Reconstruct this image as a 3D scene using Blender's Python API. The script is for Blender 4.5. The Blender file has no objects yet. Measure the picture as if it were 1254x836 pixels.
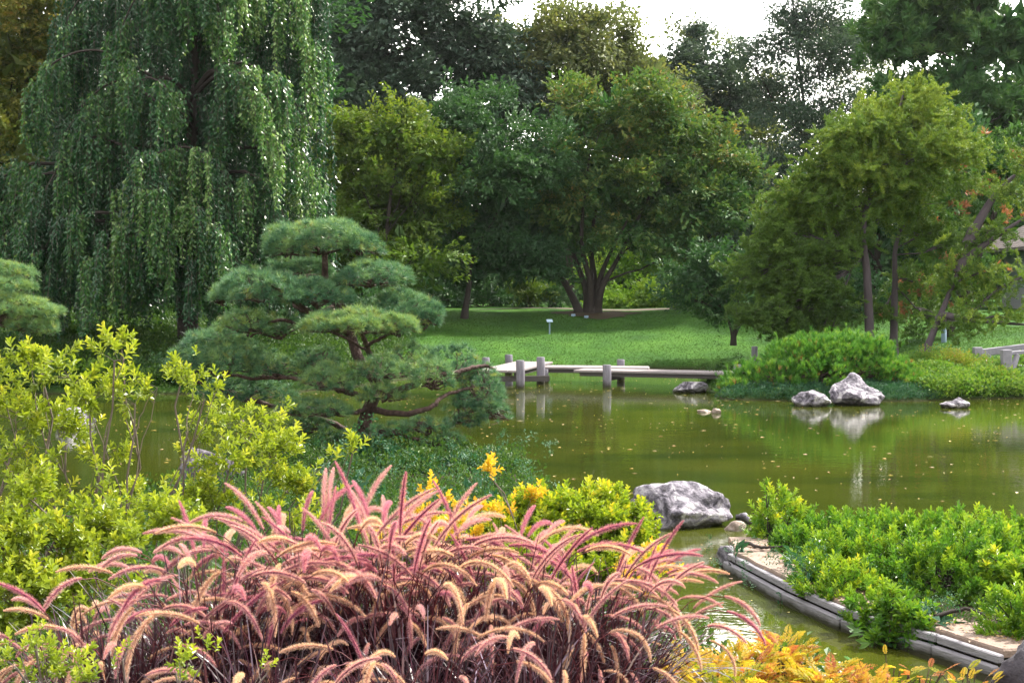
import bpy, math
import numpy as np
from mathutils import Vector, noise as mnoise

R = np.random.default_rng(7)
SC = bpy.context.scene
COL = SC.collection
F = 1741.7; CZ = 2.7; TH = math.atan(60.0/F)
CT, ST = math.cos(TH), math.sin(TH)

def P(px, py, d):
    """point of the place at depth d (metres north) seen at photo coordinates px, py"""
    a = (px-627.0)/F; b = (418.0-py)/F
    vy = CT + b*ST; vz = -ST + b*CT
    k = d/vy
    return np.array([a*k, d, CZ+vz*k])
def WP(px, py, z=0.0):
    a = (px-627.0)/F; b = (418.0-py)/F
    vy = CT + b*ST; vz = -ST + b*CT
    k = (z-CZ)/vz
    return np.array([a*k, vy*k, z])
def nrm(a):
    a = np.asarray(a, float)
    return a/np.maximum(np.linalg.norm(a, axis=-1, keepdims=True), 1e-9)
def srgb(r, g, b):
    f = lambda c: (c/255/12.92) if c/255 <= .04045 else ((c/255+.055)/1.055)**2.4
    return (f(r), f(g), f(b), 1)

# ------------------------------------------------------------------ terrain
POND = np.array([(26,8.2),(9,8.0),(3.75,8.1),(2.6,8.3),(1.7,8.9),(1.15,10.4),(0.95,12.3),(0.6,14.5),(0.45,17),(0.25,18.6),(-0.8,19.6),(-2,20.6),
 (-3.3,20.4),(-3.9,18.6),(-4.1,16.5),(-4.7,14.6),(-6.5,13),(-12,12),(-28,12),(-30,38),(-18,38.5),(-10,37.6),(-6,38.2),(-4,42),(-2.6,47),(-.5,50),(3,50.8),(7.2,49.8),
 (7.4,45),(6.3,42.6),(5.4,41.4),(5.5,38),(5.35,35.9),(7.5,35.1),(10,35.3),(11.4,35.9),(13,36.3),(20,36.6),(34,36),(34,16.5),(14,15.4),
 (9,15.3),(5.6,15.6),(3.4,15.7),(2.6,15.5),(2.15,14.6),(2.12,13.6),(2.41,12.3),(2.68,11.3),(3.14,10.45),(3.3,9.92),(3.6,9.5),(9,9.5),(26,9.6)], float)
def pond_sd(x, y):
    """distance to the shore, positive on land"""
    x = np.asarray(x, float); y = np.asarray(y, float)
    best = np.full(x.shape, 1e9); inside = np.zeros(x.shape, bool)
    n = len(POND)
    for i in range(n):
        ax, ay = POND[i]; bx, by = POND[(i+1) % n]
        dx, dy = bx-ax, by-ay
        t = np.clip(((x-ax)*dx+(y-ay)*dy)/(dx*dx+dy*dy), 0, 1)
        best = np.minimum(best, (x-ax-t*dx)**2+(y-ay-t*dy)**2)
        c = ((ay > y) != (by > y))
        if dy != 0:
            inside ^= c & (x < (bx-ax)*(y-ay)/dy+ax)
    s = np.sqrt(best)
    return np.where(inside, -s, s)
def sst(t):
    t = np.clip(t, 0, 1); return t*t*(3-2*t)
def gh(x, y):
    x = np.asarray(x, float); y = np.asarray(y, float)
    s = pond_sd(x, y)
    near = .22 + .95*sst((8.6-y)/4.2)
    mid = .16+.3*sst((y-15)/3)*(x < 2)
    k = sst((y-7.5)/2.5)
    cap = near*(1-k)+np.where(x > 1.9, .16, np.maximum(mid, .3))*k
    h1 = cap*sst(s/.35*.5+.25*(s > 0)) if False else cap*sst((s+.12)/.5)
    h2 = .12*sst((s+.1)/.5)+.15*np.minimum(s, 12)+.012*np.clip(s-12, 0, 60)
    kf = sst((y-26)/6)
    h = h1*(1-kf)+h2*kf
    wob = .04*np.sin(x*.9+y*.3)+.03*np.sin(y*1.3-x*.5)
    h = h+wob*sst(s/2-.2)
    return np.where(s > -.12, h, -.55*sst((-s-.12)/.8)-.02)
def G(x, y): return float(gh(np.array([x]), np.array([y]))[0])

# ------------------------------------------------------------------ geometry helper
class Geo:
    def __init__(s): s.v=[]; s.f=[]; s.a=[]; s.m=[]; s.sm=[]; s.n=0
    def add(s, v, f, a=0.5, m=0, smooth=False):
        v = np.asarray(v, float).reshape(-1, 3); f = np.asarray(f, np.int64)
        if len(f) == 0: return
        s.v.append(v); s.f.append(f+s.n); s.n += len(v)
        s.a.append(np.broadcast_to(np.asarray(a, float), (len(f),)))
        s.m.append(np.full(len(f), m)); s.sm.append(np.full(len(f), smooth))
    def build(s, name, mats, parent=None, loc=(0,0,0), rot=(0,0,0), sub=None):
        """sub: world origin subtracted from the vertices (object then sits there)"""
        me = bpy.data.meshes.new(name)
        V = np.concatenate(s.v)
        if sub is not None: V = V-np.asarray(sub)
        loops = np.concatenate([f.ravel() for f in s.f])
        tot = np.concatenate([np.full(len(f), f.shape[1]) for f in s.f])
        st = np.concatenate([[0], np.cumsum(tot)[:-1]])
        me.vertices.add(len(V)); me.vertices.foreach_set('co', V.astype(np.float32).ravel())
        me.loops.add(len(loops)); me.loops.foreach_set('vertex_index', loops.astype(np.int32))
        me.polygons.add(len(tot)); me.polygons.foreach_set('loop_start', st.astype(np.int32))
        me.polygons.foreach_set('material_index', np.concatenate(s.m).astype(np.int32))
        me.polygons.foreach_set('use_smooth', np.concatenate(s.sm).astype(bool))
        at = me.attributes.new('v', 'FLOAT', 'FACE')
        at.data.foreach_set('value', np.clip(np.concatenate(s.a), 0, 1).astype(np.float32))
        me.update(calc_edges=True)
        for m in (mats if isinstance(mats, (list, tuple)) else [mats]): me.materials.append(m)
        o = bpy.data.objects.new(name, me); COL.objects.link(o)
        if parent is not None: o.parent = parent
        o.location = loc; o.rotation_euler = rot
        return o

def tag(o, label=None, cat=None, group=None, kind=None):
    if label: o['label'] = label
    if cat: o['category'] = cat
    if group: o['group'] = group
    if kind: o['kind'] = kind
    return o
def thing(name, loc, label, cat, group=None, rz=0):
    o = bpy.data.objects.new(name, None); COL.objects.link(o)
    o.empty_display_size = .2
    o.location = [float(c) for c in loc]; o.rotation_euler = (0, 0, rz)
    return tag(o, label, cat, group)

def frames(X, Z):
    X = nrm(X); Y = nrm(np.cross(Z, X)); Z = np.cross(X, Y)
    return np.stack([X, Y, Z], -1)            # columns
def rdirs(n, rng=R):
    return nrm(rng.normal(size=(n, 3)))

def leaves(p, d, up, L, W, kind='rhomb', fold=.25):
    """returns (verts, faces) of folded leaves; p,d,up (n,3), L,W (n,)"""
    n = len(p); d = nrm(d); s = nrm(np.cross(d, up)); u = np.cross(s, d)
    L = np.broadcast_to(L, (n,))[:, None]; W = np.broadcast_to(W, (n,))[:, None]
    if kind == 'rhomb':
        m = p+d*L*.45
        v = np.stack([p, m+s*W*.5+u*W*fold, p+d*L, m-s*W*.5+u*W*fold], 1)
        k = np.arange(n)[:, None]*4
        f = np.concatenate([k+np.array([[0, 1, 2]]), k+np.array([[0, 2, 3]])], 0)
        return v.reshape(-1, 3), f
    if kind == 'oval':
        v = np.stack([p, p+d*L*.3+s*W*.42+u*W*fold, p+d*L*.7+s*W*.5+u*W*fold, p+d*L-u*L*.08,
                      p+d*L*.7-s*W*.5+u*W*fold, p+d*L*.3-s*W*.42+u*W*fold], 1)
        k = np.arange(n)[:, None]*6
        f = np.concatenate([k+np.array([[0, 1, 2, 3]]), k+np.array([[0, 3, 4, 5]])], 0)
        return v.reshape(-1, 3), f
    if kind == 'needle':
        v = np.stack([p-s*W*.5, p+s*W*.5, p+d*L], 1)
        k = np.arange(n)[:, None]*3
        return v.reshape(-1, 3), k+np.array([[0, 1, 2]])

def scatter(geo, tpls, pos, X, Z, scale, vv, m=0, smooth=False):
    """instances of leaf templates, merged with numpy"""
    n = len(pos)
    if n == 0: return
    M = frames(X, Z)*np.broadcast_to(scale, (n,))[:, None, None]
    which = R.integers(0, len(tpls), n)
    for t, (tv, tf, ta) in enumerate(tpls):
        ii = np.where(which == t)[0]
        if len(ii) == 0: continue
        V = np.einsum('nij,kj->nki', M[ii], tv)+pos[ii][:, None, :]
        Fc = tf[None]+(np.arange(len(ii))*len(tv))[:, None, None]
        A = vv[ii][:, None]*.7+ta[None]*.3
        geo.add(V.reshape(-1, 3), Fc.reshape(-1, tf.shape[1]), A.ravel(), m, smooth)

def tube(geo, pts, rad, sides=7, m=0, a=.5, cap=True):
    pts = np.asarray(pts, float); n = len(pts)
    rad = np.asarray(rad, float)
    rad = np.interp(np.linspace(0, 1, n), np.linspace(0, 1, rad.size), rad.ravel()) if rad.size > 1 else np.full(n, float(rad))
    T = nrm(np.gradient(pts, axis=0))
    ref = np.array([.31, .77, .2]); 
    if abs(np.dot(T.mean(0), ref)) > .9*np.linalg.norm(T.mean(0)): ref = np.array([1., 0, 0])
    S = nrm(np.cross(T, ref)); U = np.cross(T, S)
    th = np.arange(sides)/sides*2*np.pi
    V = pts[:, None]+rad[:, None, None]*(np.cos(th)[None, :, None]*S[:, None]+np.sin(th)[None, :, None]*U[:, None])
    i = np.arange(n-1)[:, None]*sides; j = np.arange(sides)[None]; j2 = (j+1) % sides
    f = np.stack([i+j, i+j2, i+sides+j2, i+sides+j], -1).reshape(-1, 4)
    geo.add(V.reshape(-1, 3), f, a, m, True)
    if cap:
        geo.add(V[-1], [list(range(sides))], a, m, False)
def curve(pts, n=12):
    """Catmull-Rom through points"""
    p = np.asarray(pts, float)
    p = np.vstack([2*p[0]-p[1], p, 2*p[-1]-p[-2]])
    out = []
    segs = len(p)-3
    for i in range(segs):
        t = np.linspace(0, 1, n, endpoint=(i == segs-1))[:, None]
        a, b, c, d = p[i:i+4]
        out.append(.5*((2*b)+(-a+c)*t+(2*a-5*b+4*c-d)*t**2+(-a+3*b-3*c+d)*t**3))
    return np.vstack(out)
def box(geo, c, s, rz=0, m=0, a=.5, bev=.0):
    """bevelled box: centre c, size s"""
    b = min(bev, min(s)*.3)
    hx, hy, hz = np.array(s)/2
    if b <= 0:
        V = np.array([(x*hx, y*hy, z*hz) for z in (-1, 1) for y in (-1, 1) for x in (-1, 1)])
        Fq = [(0,2,3,1),(4,5,7,6),(0,1,5,4),(2,6,7,3),(0,4,6,2),(1,3,7,5)]
        V = rot2(V, rz)+np.asarray(c); geo.add(V, Fq, a, m); return
    rings = []
    def ring(ix, iy, z): return [(sx*ix if k else sx*(ix), sy*iy, z) for k, (sx, sy) in enumerate([(-1,-1),(1,-1),(1,1),(-1,1)])]
    def oct_(ix, iy, z, b):
        return [(-ix+b,-iy,z),(ix-b,-iy,z),(ix,-iy+b,z),(ix,iy-b,z),(ix-b,iy,z),(-ix+b,iy,z),(-ix,iy-b,z),(-ix,-iy+b,z)]
    V = np.array(oct_(hx-b, hy-b, -hz, b*.4)+oct_(hx, hy, -hz+b, b)+oct_(hx, hy, hz-b, b)+oct_(hx-b, hy-b, hz, b*.4))
    Fq = []
    for r in range(3):
        for k in range(8): Fq.append((r*8+k, r*8+(k+1) % 8, r*8+8+(k+1) % 8, r*8+8+k))
    V = rot2(V, rz)+np.asarray(c)
    geo.add(V, Fq, a, m)
    geo.add(V[:8][::-1], [list(range(8))], a, m); geo.add(V[24:], [list(range(8))], a, m)
def rot2(V, a):
    V = np.array(V, float); c, s = math.cos(a), math.sin(a)
    return np.stack([V[:, 0]*c-V[:, 1]*s, V[:, 0]*s+V[:, 1]*c, V[:, 2]], -1)

# ------------------------------------------------------------------ materials
def mat(name):
    m = bpy.data.materials.new(name); m.use_nodes = True
    nt = m.node_tree; nt.nodes.clear()
    return m, nt, nt.nodes.new('ShaderNodeOutputMaterial')
def N(nt, typ, **kw):
    n = nt.nodes.new(typ)
    for k, v in kw.items():
        if k in n.inputs: n.inputs[k].default_value = v
        else: setattr(n, k, v)
    return n
def ramp(nt, cols, pos=None, interp='LINEAR'):
    r = nt.nodes.new('ShaderNodeValToRGB'); e = r.color_ramp.elements; r.color_ramp.interpolation = interp
    n = len(cols); pos = pos or [i/(n-1) for i in range(n)]
    while len(e) < n: e.new(.5)
    for i in range(n):
        e[i].position = pos[i]; c = cols[i]; e[i].color = (c[0], c[1], c[2], 1)
    return r
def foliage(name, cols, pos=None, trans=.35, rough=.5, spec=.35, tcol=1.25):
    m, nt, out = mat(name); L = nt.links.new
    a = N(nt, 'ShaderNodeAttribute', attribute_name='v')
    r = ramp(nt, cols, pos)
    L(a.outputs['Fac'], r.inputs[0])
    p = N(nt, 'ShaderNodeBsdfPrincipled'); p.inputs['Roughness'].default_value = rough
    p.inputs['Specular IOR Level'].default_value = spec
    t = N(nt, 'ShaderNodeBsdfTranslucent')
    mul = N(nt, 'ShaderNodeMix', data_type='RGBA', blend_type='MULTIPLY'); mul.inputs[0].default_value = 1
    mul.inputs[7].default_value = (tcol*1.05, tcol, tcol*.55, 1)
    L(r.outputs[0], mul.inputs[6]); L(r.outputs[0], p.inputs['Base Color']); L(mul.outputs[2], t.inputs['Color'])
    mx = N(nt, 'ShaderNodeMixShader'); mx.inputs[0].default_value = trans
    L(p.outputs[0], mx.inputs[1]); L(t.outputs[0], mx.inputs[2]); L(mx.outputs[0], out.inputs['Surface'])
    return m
def rough_mat(name, cols, pos=None, scale=4, detail=8, bump=.4, bscale=None, rough=.85, stretch=(1,1,1), spec=.3, dist=.3, bdist=.02, stain=0):
    m, nt, out = mat(name); L = nt.links.new
    tc = N(nt, 'ShaderNodeTexCoord'); mp = N(nt, 'ShaderNodeMapping'); mp.inputs['Scale'].default_value = stretch
    L(tc.outputs['Object'], mp.inputs[0])
    n = N(nt, 'ShaderNodeTexNoise'); n.inputs['Scale'].default_value = scale; n.inputs['Detail'].default_value = detail
    n.inputs['Roughness'].default_value = .65; n.inputs['Distortion'].default_value = dist
    L(mp.outputs[0], n.inputs['Vector'])
    r = ramp(nt, cols, pos); L(n.outputs[0], r.inputs[0])
    p = N(nt, 'ShaderNodeBsdfPrincipled'); p.inputs['Roughness'].default_value = rough
    p.inputs['Specular IOR Level'].default_value = spec
    if stain:      # algae and damp left by the water up to a ragged line
        ge = N(nt, 'ShaderNodeNewGeometry'); sp = N(nt, 'ShaderNodeSeparateXYZ'); L(ge.outputs['Position'], sp.inputs[0])
        ns = N(nt, 'ShaderNodeTexNoise'); ns.inputs['Scale'].default_value = 5; ns.inputs['Detail'].default_value = 6; L(ge.outputs['Position'], ns.inputs['Vector'])
        ma = N(nt, 'ShaderNodeMath', operation='MULTIPLY_ADD'); ma.inputs[1].default_value = -stain*2; L(ns.outputs[0], ma.inputs[0]); L(sp.outputs[2], ma.inputs[2])
        mr = N(nt, 'ShaderNodeMapRange'); mr.inputs[1].default_value = -stain*.55; mr.inputs[2].default_value = stain*.5; L(ma.outputs[0], mr.inputs[0])
        ms = N(nt, 'ShaderNodeMix', data_type='RGBA'); L(mr.outputs[0], ms.inputs[0]); ms.inputs[6].default_value = (.035, .035, .02, 1); L(r.outputs[0], ms.inputs[7]); L(ms.outputs[2], p.inputs['Base Color'])
    else:
        L(r.outputs[0], p.inputs['Base Color'])
    n2 = N(nt, 'ShaderNodeTexNoise'); n2.inputs['Scale'].default_value = bscale or scale*3; n2.inputs['Detail'].default_value = 8
    L(mp.outputs[0], n2.inputs['Vector'])
    b = N(nt, 'ShaderNodeBump'); b.inputs['Strength'].default_value = bump; b.inputs['Distance'].default_value = bdist
    L(n2.outputs[0], b.inputs['Height']); L(b.outputs[0], p.inputs['Normal'])
    L(p.outputs[0], out.inputs['Surface'])
    return m

BARK_DARK = rough_mat('dark_bark', [(.022,.018,.016),(.06,.05,.045)], scale=6, stretch=(1,1,.3), bump=.8)
BARK_GREY = rough_mat('grey_bark', [(.035,.03,.036),(.13,.105,.12)], scale=5, stretch=(1,1,.25), bump=.9)
BARK_RED = rough_mat('red_brown_bark', [(.04,.025,.022),(.14,.09,.08)], [.35,.7], scale=14, stretch=(1,1,.5), bump=1, bscale=30, bdist=.04)
BARK_TWIG = rough_mat('grey_twig_bark', [(.09,.07,.065),(.24,.2,.17)], scale=20, bump=.3)

# ------------------------------------------------------------------ templates
def tpl(v, f, a): return (np.asarray(v), np.asarray(f), np.asarray(a))
def spray_tpl(n=22, length=.65, leaf=.19, width=.5, droop=.12, flat=.06, kind='rhomb', seed=0):
    """leafy twig along +X, leaves mostly in the XY plane"""
    g = np.random.default_rng(seed)
    t = g.uniform(.02, 1, n); side = np.where(np.arange(n) % 2, 1, -1)
    sp = g.uniform(0, 1, n)*np.sin(np.pi*np.clip(t*.8+.15, 0, 1))
    p = np.stack([t*length, side*sp*length*width, -droop*t**2*length+g.normal(0, flat, n)*length], -1)
    d = np.stack([np.full(n, .75)+g.normal(0, .3, n), side*.6+g.normal(0, .35, n), g.normal(-.25, .35, n)], -1)
    up = np.stack([g.normal(0, .35, n), g.normal(0, .35, n), np.ones(n)], -1)
    L = leaf*g.uniform(.7, 1.25, n)
    v, f = leaves(p, d, up, L, L*.5, kind)
    a = np.tile(g.uniform(0, 1, n), 2)
    return tpl(v, f, a)
def tuft_tpl(n=36, L=.09, W=.005, spread=1.0, seed=0, kind='needle', back=.0, axis=0.0):
    """needles radiating about +X"""
    g = np.random.default_rng(seed)
    d = rdirs(n, g); d[:, 0] = np.abs(d[:, 0])+back
    d = nrm(d*np.array([1, spread, spread]))
    p = np.stack([g.uniform(-1, .3, n)*axis, np.zeros(n), np.zeros(n)], -1)+g.normal(0, .003, (n, 3))
    LL = L*g.uniform(.7, 1.1, n)
    v, f = leaves(p, d, rdirs(n, g), LL, W, kind)
    a = g.uniform(0, 1, n)
    if kind != 'needle': a = np.tile(a, 2)
    return tpl(v, f, a)
def shoot_tpl(n=18, H=.2, leaf=.05, ang=50, wr=.4, seed=0, kind='oval', top=True):
    """upright leafy shoot along +X with spiral leaves"""
    g = np.random.default_rng(seed)
    t = (np.arange(n)+.5)/n; ph = np.arange(n)*2.399+g.uniform(0, 6)
    an = np.radians(ang*(1-.65*t if top else 1)+g.normal(0, 10, n))
    d = np.stack([np.cos(an), np.sin(an)*np.cos(ph), np.sin(an)*np.sin(ph)], -1)
    p = np.stack([t*H, np.zeros(n), np.zeros(n)], -1)
    L = leaf*(1-.35*np.abs(t-.5))*g.uniform(.8, 1.15, n)
    up = np.tile(np.array([1., 0, 0]), (n, 1))+g.normal(0, .2, (n, 3))
    v, f = leaves(p, d, up, L, L*wr, kind)
    a = np.tile(np.clip(t*.9+g.uniform(-.15, .15, n), 0, 1), 2)
    return tpl(v, f, a)
def larch_tpl(seed=0, L=.7, nt=15, k=8, leaf=.14, w=.032):
    g = np.random.default_rng(seed)
    t = np.sort(g.uniform(.05, 1, nt)); side = np.where(np.arange(nt) % 2, 1, -1)
    c = np.stack([t*L, side*g.uniform(0, .3, nt)*L*(1.1-t), -.15*t**2*L+g.normal(0, .03, nt)], -1)
    p = np.repeat(c, k, 0); d = rdirs(nt*k, g); d[:, 2] = np.abs(d[:, 2])*.8+.1
    v, f = leaves(p, d, rdirs(nt*k, g), leaf*g.uniform(.7, 1.2, nt*k), w, 'rhomb')
    a = np.tile(np.repeat(g.uniform(0, 1, nt), k), 2)
    return tpl(v, f, a)
def fern_tpl(seed=0, L=.26, n=18, w=.055):
    g = np.random.default_rng(seed)
    t = np.linspace(.12, 1, n); th = t*g.uniform(.5, 1.1)
    c = np.stack([L*t*np.cos(th*.5), g.normal(0, .004, n), L*t*np.sin(-th*.6)*.5], -1)
    prof = np.sin(np.pi*(t*.85+.12))
    ps, ds = [], []
    for s in (-1, 1):
        ps.append(c); ds.append(np.stack([np.full(n, .45), np.full(n, s*1.), g.normal(-.15, .15, n)], -1))
    p = np.vstack(ps); d = np.vstack(ds)
    LL = np.tile(w*prof, 2)+.006
    v, f = leaves(p, d, np.tile([0, 0, 1.], (2*n, 1)), LL, LL*.34, 'rhomb')
    a = np.tile(g.uniform(0, 1, 2*n), 2)
    return tpl(v, f, a)

SPRAY = [spray_tpl(seed=i) for i in range(4)]
SPRAY_UP = [spray_tpl(seed=i+10, droop=-.05, width=.3, leaf=.18) for i in range(4)]
SPRAY_LOOSE = [spray_tpl(seed=i+20, n=14, flat=.2, width=.8, leaf=.17) for i in range(4)]
SPRAY_BIG = [spray_tpl(seed=i+30, n=18, length=.75, flat=.15, leaf=.26, width=.6) for i in range(4)]
PUFF = [tuft_tpl(n=22, L=.36, W=.08, seed=i, kind='rhomb', axis=.2) for i in range(3)]
CORE = [spray_tpl(seed=i+40, n=9, length=1.0, flat=.3, leaf=.75, width=.8) for i in range(4)]
LARCH = [larch_tpl(seed=i) for i in range(5)]

# ------------------------------------------------------------------ crowns
def ellip_points(C, Rr, n, lo=.55, low_cut=-.6):
    d = rdirs(int(n*1.5)+4); d = d[d[:, 2] > low_cut][:int(n)]
    lump = 1+.16*np.sin(d[:, 0]*5+C[0])*np.sin(d[:, 1]*6+C[2])+.1*np.sin(d[:, 2]*9+C[0]*3)
    k = (1-(1-lo)*R.uniform(0, 1, len(d))**1.6)*lump
    return C+d*Rr*k[:, None], d
def crown_geo(geo, blobs, tpls, dens, scale, out=.75, up=.25, vbias=None, m=0, low_cut=-.6, lo=.55, zj=.35, ssz=.35, core=0.0, cl=15):
    """blobs: list of (centre, radii)"""
    for i, (C, Rr) in enumerate(blobs):
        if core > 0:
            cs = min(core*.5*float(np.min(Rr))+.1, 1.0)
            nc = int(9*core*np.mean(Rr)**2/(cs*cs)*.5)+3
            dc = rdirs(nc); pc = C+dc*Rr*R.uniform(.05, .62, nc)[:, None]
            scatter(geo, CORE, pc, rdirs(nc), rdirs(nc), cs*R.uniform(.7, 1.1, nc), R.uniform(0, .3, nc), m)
        area = 4*np.pi*((Rr[0]*Rr[1])**1.6/3+(Rr[0]*Rr[2])**1.6/3+(Rr[1]*Rr[2])**1.6/3)**(1/1.6)
        n = area*dens/(scale*scale)
        nc = max(int(n/cl), 6)
        pc, dc = ellip_points(C, Rr, nc, lo, low_cut)
        cv = R.uniform(0, 1, len(pc)); j0 = R.integers(0, len(pc), int(n))
        p = pc[j0]+R.normal(0, 1, (len(j0), 3))*np.array([.5, .5, .26])*scale*.95; d = dc[j0]; cvv = cv[j0]
        keep = np.ones(len(p), bool)
        for j, (C2, R2) in enumerate(blobs):
            if j != i: keep &= (((p-C2)/R2)**2).sum(1) > .35
        p, d, cvv = p[keep], d[keep], cvv[keep]
        o = nrm(d/Rr); X = o*out+np.array([0, 0, up])+R.normal(0, .35, p.shape)
        Z = o*.4+np.array([0, 0, 1.])+R.normal(0, zj, p.shape)
        vv = R.uniform(0, 1, len(p))*.45+cvv*.35+R.uniform(0, .2)
        if vbias is not None: vv = np.clip(vbias(p, vv), 0, 1)
        scatter(geo, tpls, p-X/np.linalg.norm(X, axis=1)[:, None]*.2*scale, X, Z, scale*R.uniform(1-ssz, 1+ssz, len(p)), vv, m)
def limb(geo, a, b, r0, r1, sag=.15, wob=.08, n=9, sides=6, m=0):
    a = np.asarray(a, float); b = np.asarray(b, float); L = np.linalg.norm(b-a)
    t = np.linspace(0, 1, n)[:, None]
    mid = (a+b)/2+np.array([0, 0, sag*L])+R.normal(0, wob, 3)*L
    p = (1-t)**2*a+2*t*(1-t)*mid+t*t*b
    p[1:-1] += R.normal(0, .012, (n-2, 3))*L
    tube(geo, p, r0+(r1-r0)*t[:, 0]**.8, sides, m)
    return p
def px_blob(b, d, thick=1.0):
    px, py, rx, ry = b[:4]; dd = b[4] if len(b) > 4 else R.uniform(-.5, .5)*rx*d/F*1.6
    D = d+dd; s = D/F
    return (P(px, py, D), np.array([rx*s, (rx+ry)*.5*s*thick, ry*s]))
TD = 2.6
def tree(name, label, cat, base, d, blobs, fmat, bmat, tpls=SPRAY, dens=3.2, scale=1.0, trunk=None, r=.18, group=None,
         vbias=None, twigs=5, out=.75, up=.25, lo=.5, thick=1.0, fork=.35, low_cut=-.7, stems=None, limb_r=.4, zj=.35, core=.9, cl=15):
    bx = P(base[0], base[1], d); bz = G(bx[0], d) if len(base) < 3 else base[2]
    B = np.array([bx[0], d, bz])
    root = thing(name, B, label, cat, group)
    bl = [px_blob(b, d, thick) for b in blobs]
    g = Geo(); crown_geo(g, bl, tpls, dens*TD, scale, out, up, vbias, low_cut=low_cut, lo=lo, zj=zj, core=core, cl=cl)
    g.build('crown', fmat, root, sub=B)
    w = Geo(); ends = []
    if stems is None:
        top = max(bl, key=lambda q: q[0][2])[0]
        stems = [[B, B+(top-B)*.35+R.normal(0, .15, 3)*[1, 1, 0], top]]
    for s in stems:
        c = curve([np.asarray(q, float) for q in s], 8); c[0, 2] -= .2
        tt = np.linspace(0, 1, len(c)); rr = r*(1-.8*tt); rr[0] *= 1.5; rr[1] *= 1.2
        if len(stems) > 1: rr = rr*R.uniform(.75, 1.05)
        tube(w, c, rr, 9); ends.append((c, rr))
    for C, Rr in bl:
        c, rr = ends[np.argmin([np.min(np.linalg.norm(e[0][len(e[0])//3:]-C, axis=1)) for e in ends])]
        lo_i = int(len(c)*fork); cand = c[lo_i:]; zz = cand[:, 2]
        k = lo_i+int(np.argmin(np.abs(zz-(C[2]-.5*abs(C[0]-c[lo_i:, 0]).min())))) if len(cand) else 0
        k = int(np.clip(k+R.integers(-4, 3), lo_i, len(c)-1))
        q = limb(w, c[k], C, max(rr[k]*limb_r, .02), .02, .06)
        for _ in range(twigs):
            dd = rdirs(1)[0]; dd[2] = abs(dd[2])*.5
            limb(w, q[R.integers(4, 9)], C+dd*Rr*.85, .022, .006, .05, n=6, sides=4)
    w.build('trunk', bmat, root, sub=B)
    return root
def bush(name, label, cat, xy, blobs, fmat, tpls, dens, scale, bmat=BARK_DARK, group=None, out=.6, up=.5, vbias=None, lo=.6, stems=6, low_cut=-.35, zj=.35, core=.8):
    """blobs in metres relative to the ground at xy: (dx, dy, dz, rx, ry, rz)"""
    B = np.array([xy[0], xy[1], G(*xy)])
    root = thing(name, B, label, cat, group)
    bl = [(B+np.array(b[:3]), np.array(b[3:6])) for b in blobs]
    g = Geo(); crown_geo(g, bl, tpls, dens, scale, out, up, vbias, lo=lo, low_cut=low_cut, zj=zj, core=core)
    g.build('foliage', fmat, root, sub=B)
    w = Geo()
    for C, Rr in bl:
        for _ in range(stems):
            dd = rdirs(1)[0]; dd[2] = abs(dd[2])
            limb(w, B+np.array([R.normal(0, .06), R.normal(0, .06), -.05]), C+dd*Rr*.85, .006+.008*Rr[2], .003, .05, n=7, sides=5)
    w.build('stem', bmat, root, sub=B)
    return root
# ------------------------------------------------------------------ camera, light, sky
cam = bpy.data.cameras.new('camera'); camo = bpy.data.objects.new('camera', cam); COL.objects.link(camo)
camo.location = (0, 0, CZ); camo.rotation_euler = (math.pi/2-TH, 0, 0)
cam.lens = 50; cam.sensor_width = 36; cam.clip_end = 2000; cam.clip_start = .05
SC.camera = camo
HAZE = .00009
SUN_EL, SUN_AZ = math.radians(50), math.radians(60)      # azimuth from north (+Y) to the east (+X)
sd = Vector((math.sin(SUN_AZ)*math.cos(SUN_EL), math.cos(SUN_AZ)*math.cos(SUN_EL), math.sin(SUN_EL)))
sl = bpy.data.lights.new('sun', 'SUN'); sl.energy = 4.8; sl.angle = math.radians(3); sl.color = (1, .94, .84)
so = bpy.data.objects.new('sun', sl); COL.objects.link(so); so.rotation_euler = sd.to_track_quat('Z', 'Y').to_euler()
W = bpy.data.worlds.new('World'); SC.world = W; W.use_nodes = True
nt = W.node_tree; nt.nodes.clear(); L = nt.links.new
sky = N(nt, 'ShaderNodeTexSky'); sky.sky_type = 'NISHITA'; sky.sun_disc = False
sky.sun_elevation = SUN_EL; sky.sun_rotation = SUN_AZ; sky.dust_density = 2.5; sky.air_density = 1.2
# thin high cloud veil over the blue
tc = N(nt, 'ShaderNodeTexCoord'); nz = N(nt, 'ShaderNodeTexNoise'); nz.inputs['Scale'].default_value = 2.5; nz.inputs['Detail'].default_value = 6
mp = N(nt, 'ShaderNodeMapping'); mp.inputs['Scale'].default_value = (1, 1, 3); L(tc.outputs['Generated'], mp.inputs[0]); L(mp.outputs[0], nz.inputs['Vector'])
rp = ramp(nt, [(.55,)*3, (.95,)*3], [.35, .6]); L(nz.outputs[0], rp.inputs[0])
mx = N(nt, 'ShaderNodeMix', data_type='RGBA'); L(rp.outputs[0], mx.inputs[0]); L(sky.outputs[0], mx.inputs[6]); mx.inputs[7].default_value = (10.7, 10.2, 9.5, 1)
vd = N(nt, 'ShaderNodeVectorMath', operation='DOT_PRODUCT'); L(tc.outputs['Generated'], vd.inputs[0]); vd.inputs[1].default_value = tuple(nrm([.17, .95, .26]))
gl = N(nt, 'ShaderNodeMapRange', interpolation_type='SMOOTHSTEP'); gl.inputs[1].default_value = .80; gl.inputs[2].default_value = 1.0; gl.inputs[3].default_value = 1.0; gl.inputs[4].default_value = 4.5; L(vd.outputs['Value'], gl.inputs[0])
gm = N(nt, 'ShaderNodeVectorMath', operation='SCALE'); L(mx.outputs[2], gm.inputs[0]); L(gl.outputs[0], gm.inputs['Scale'])
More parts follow.
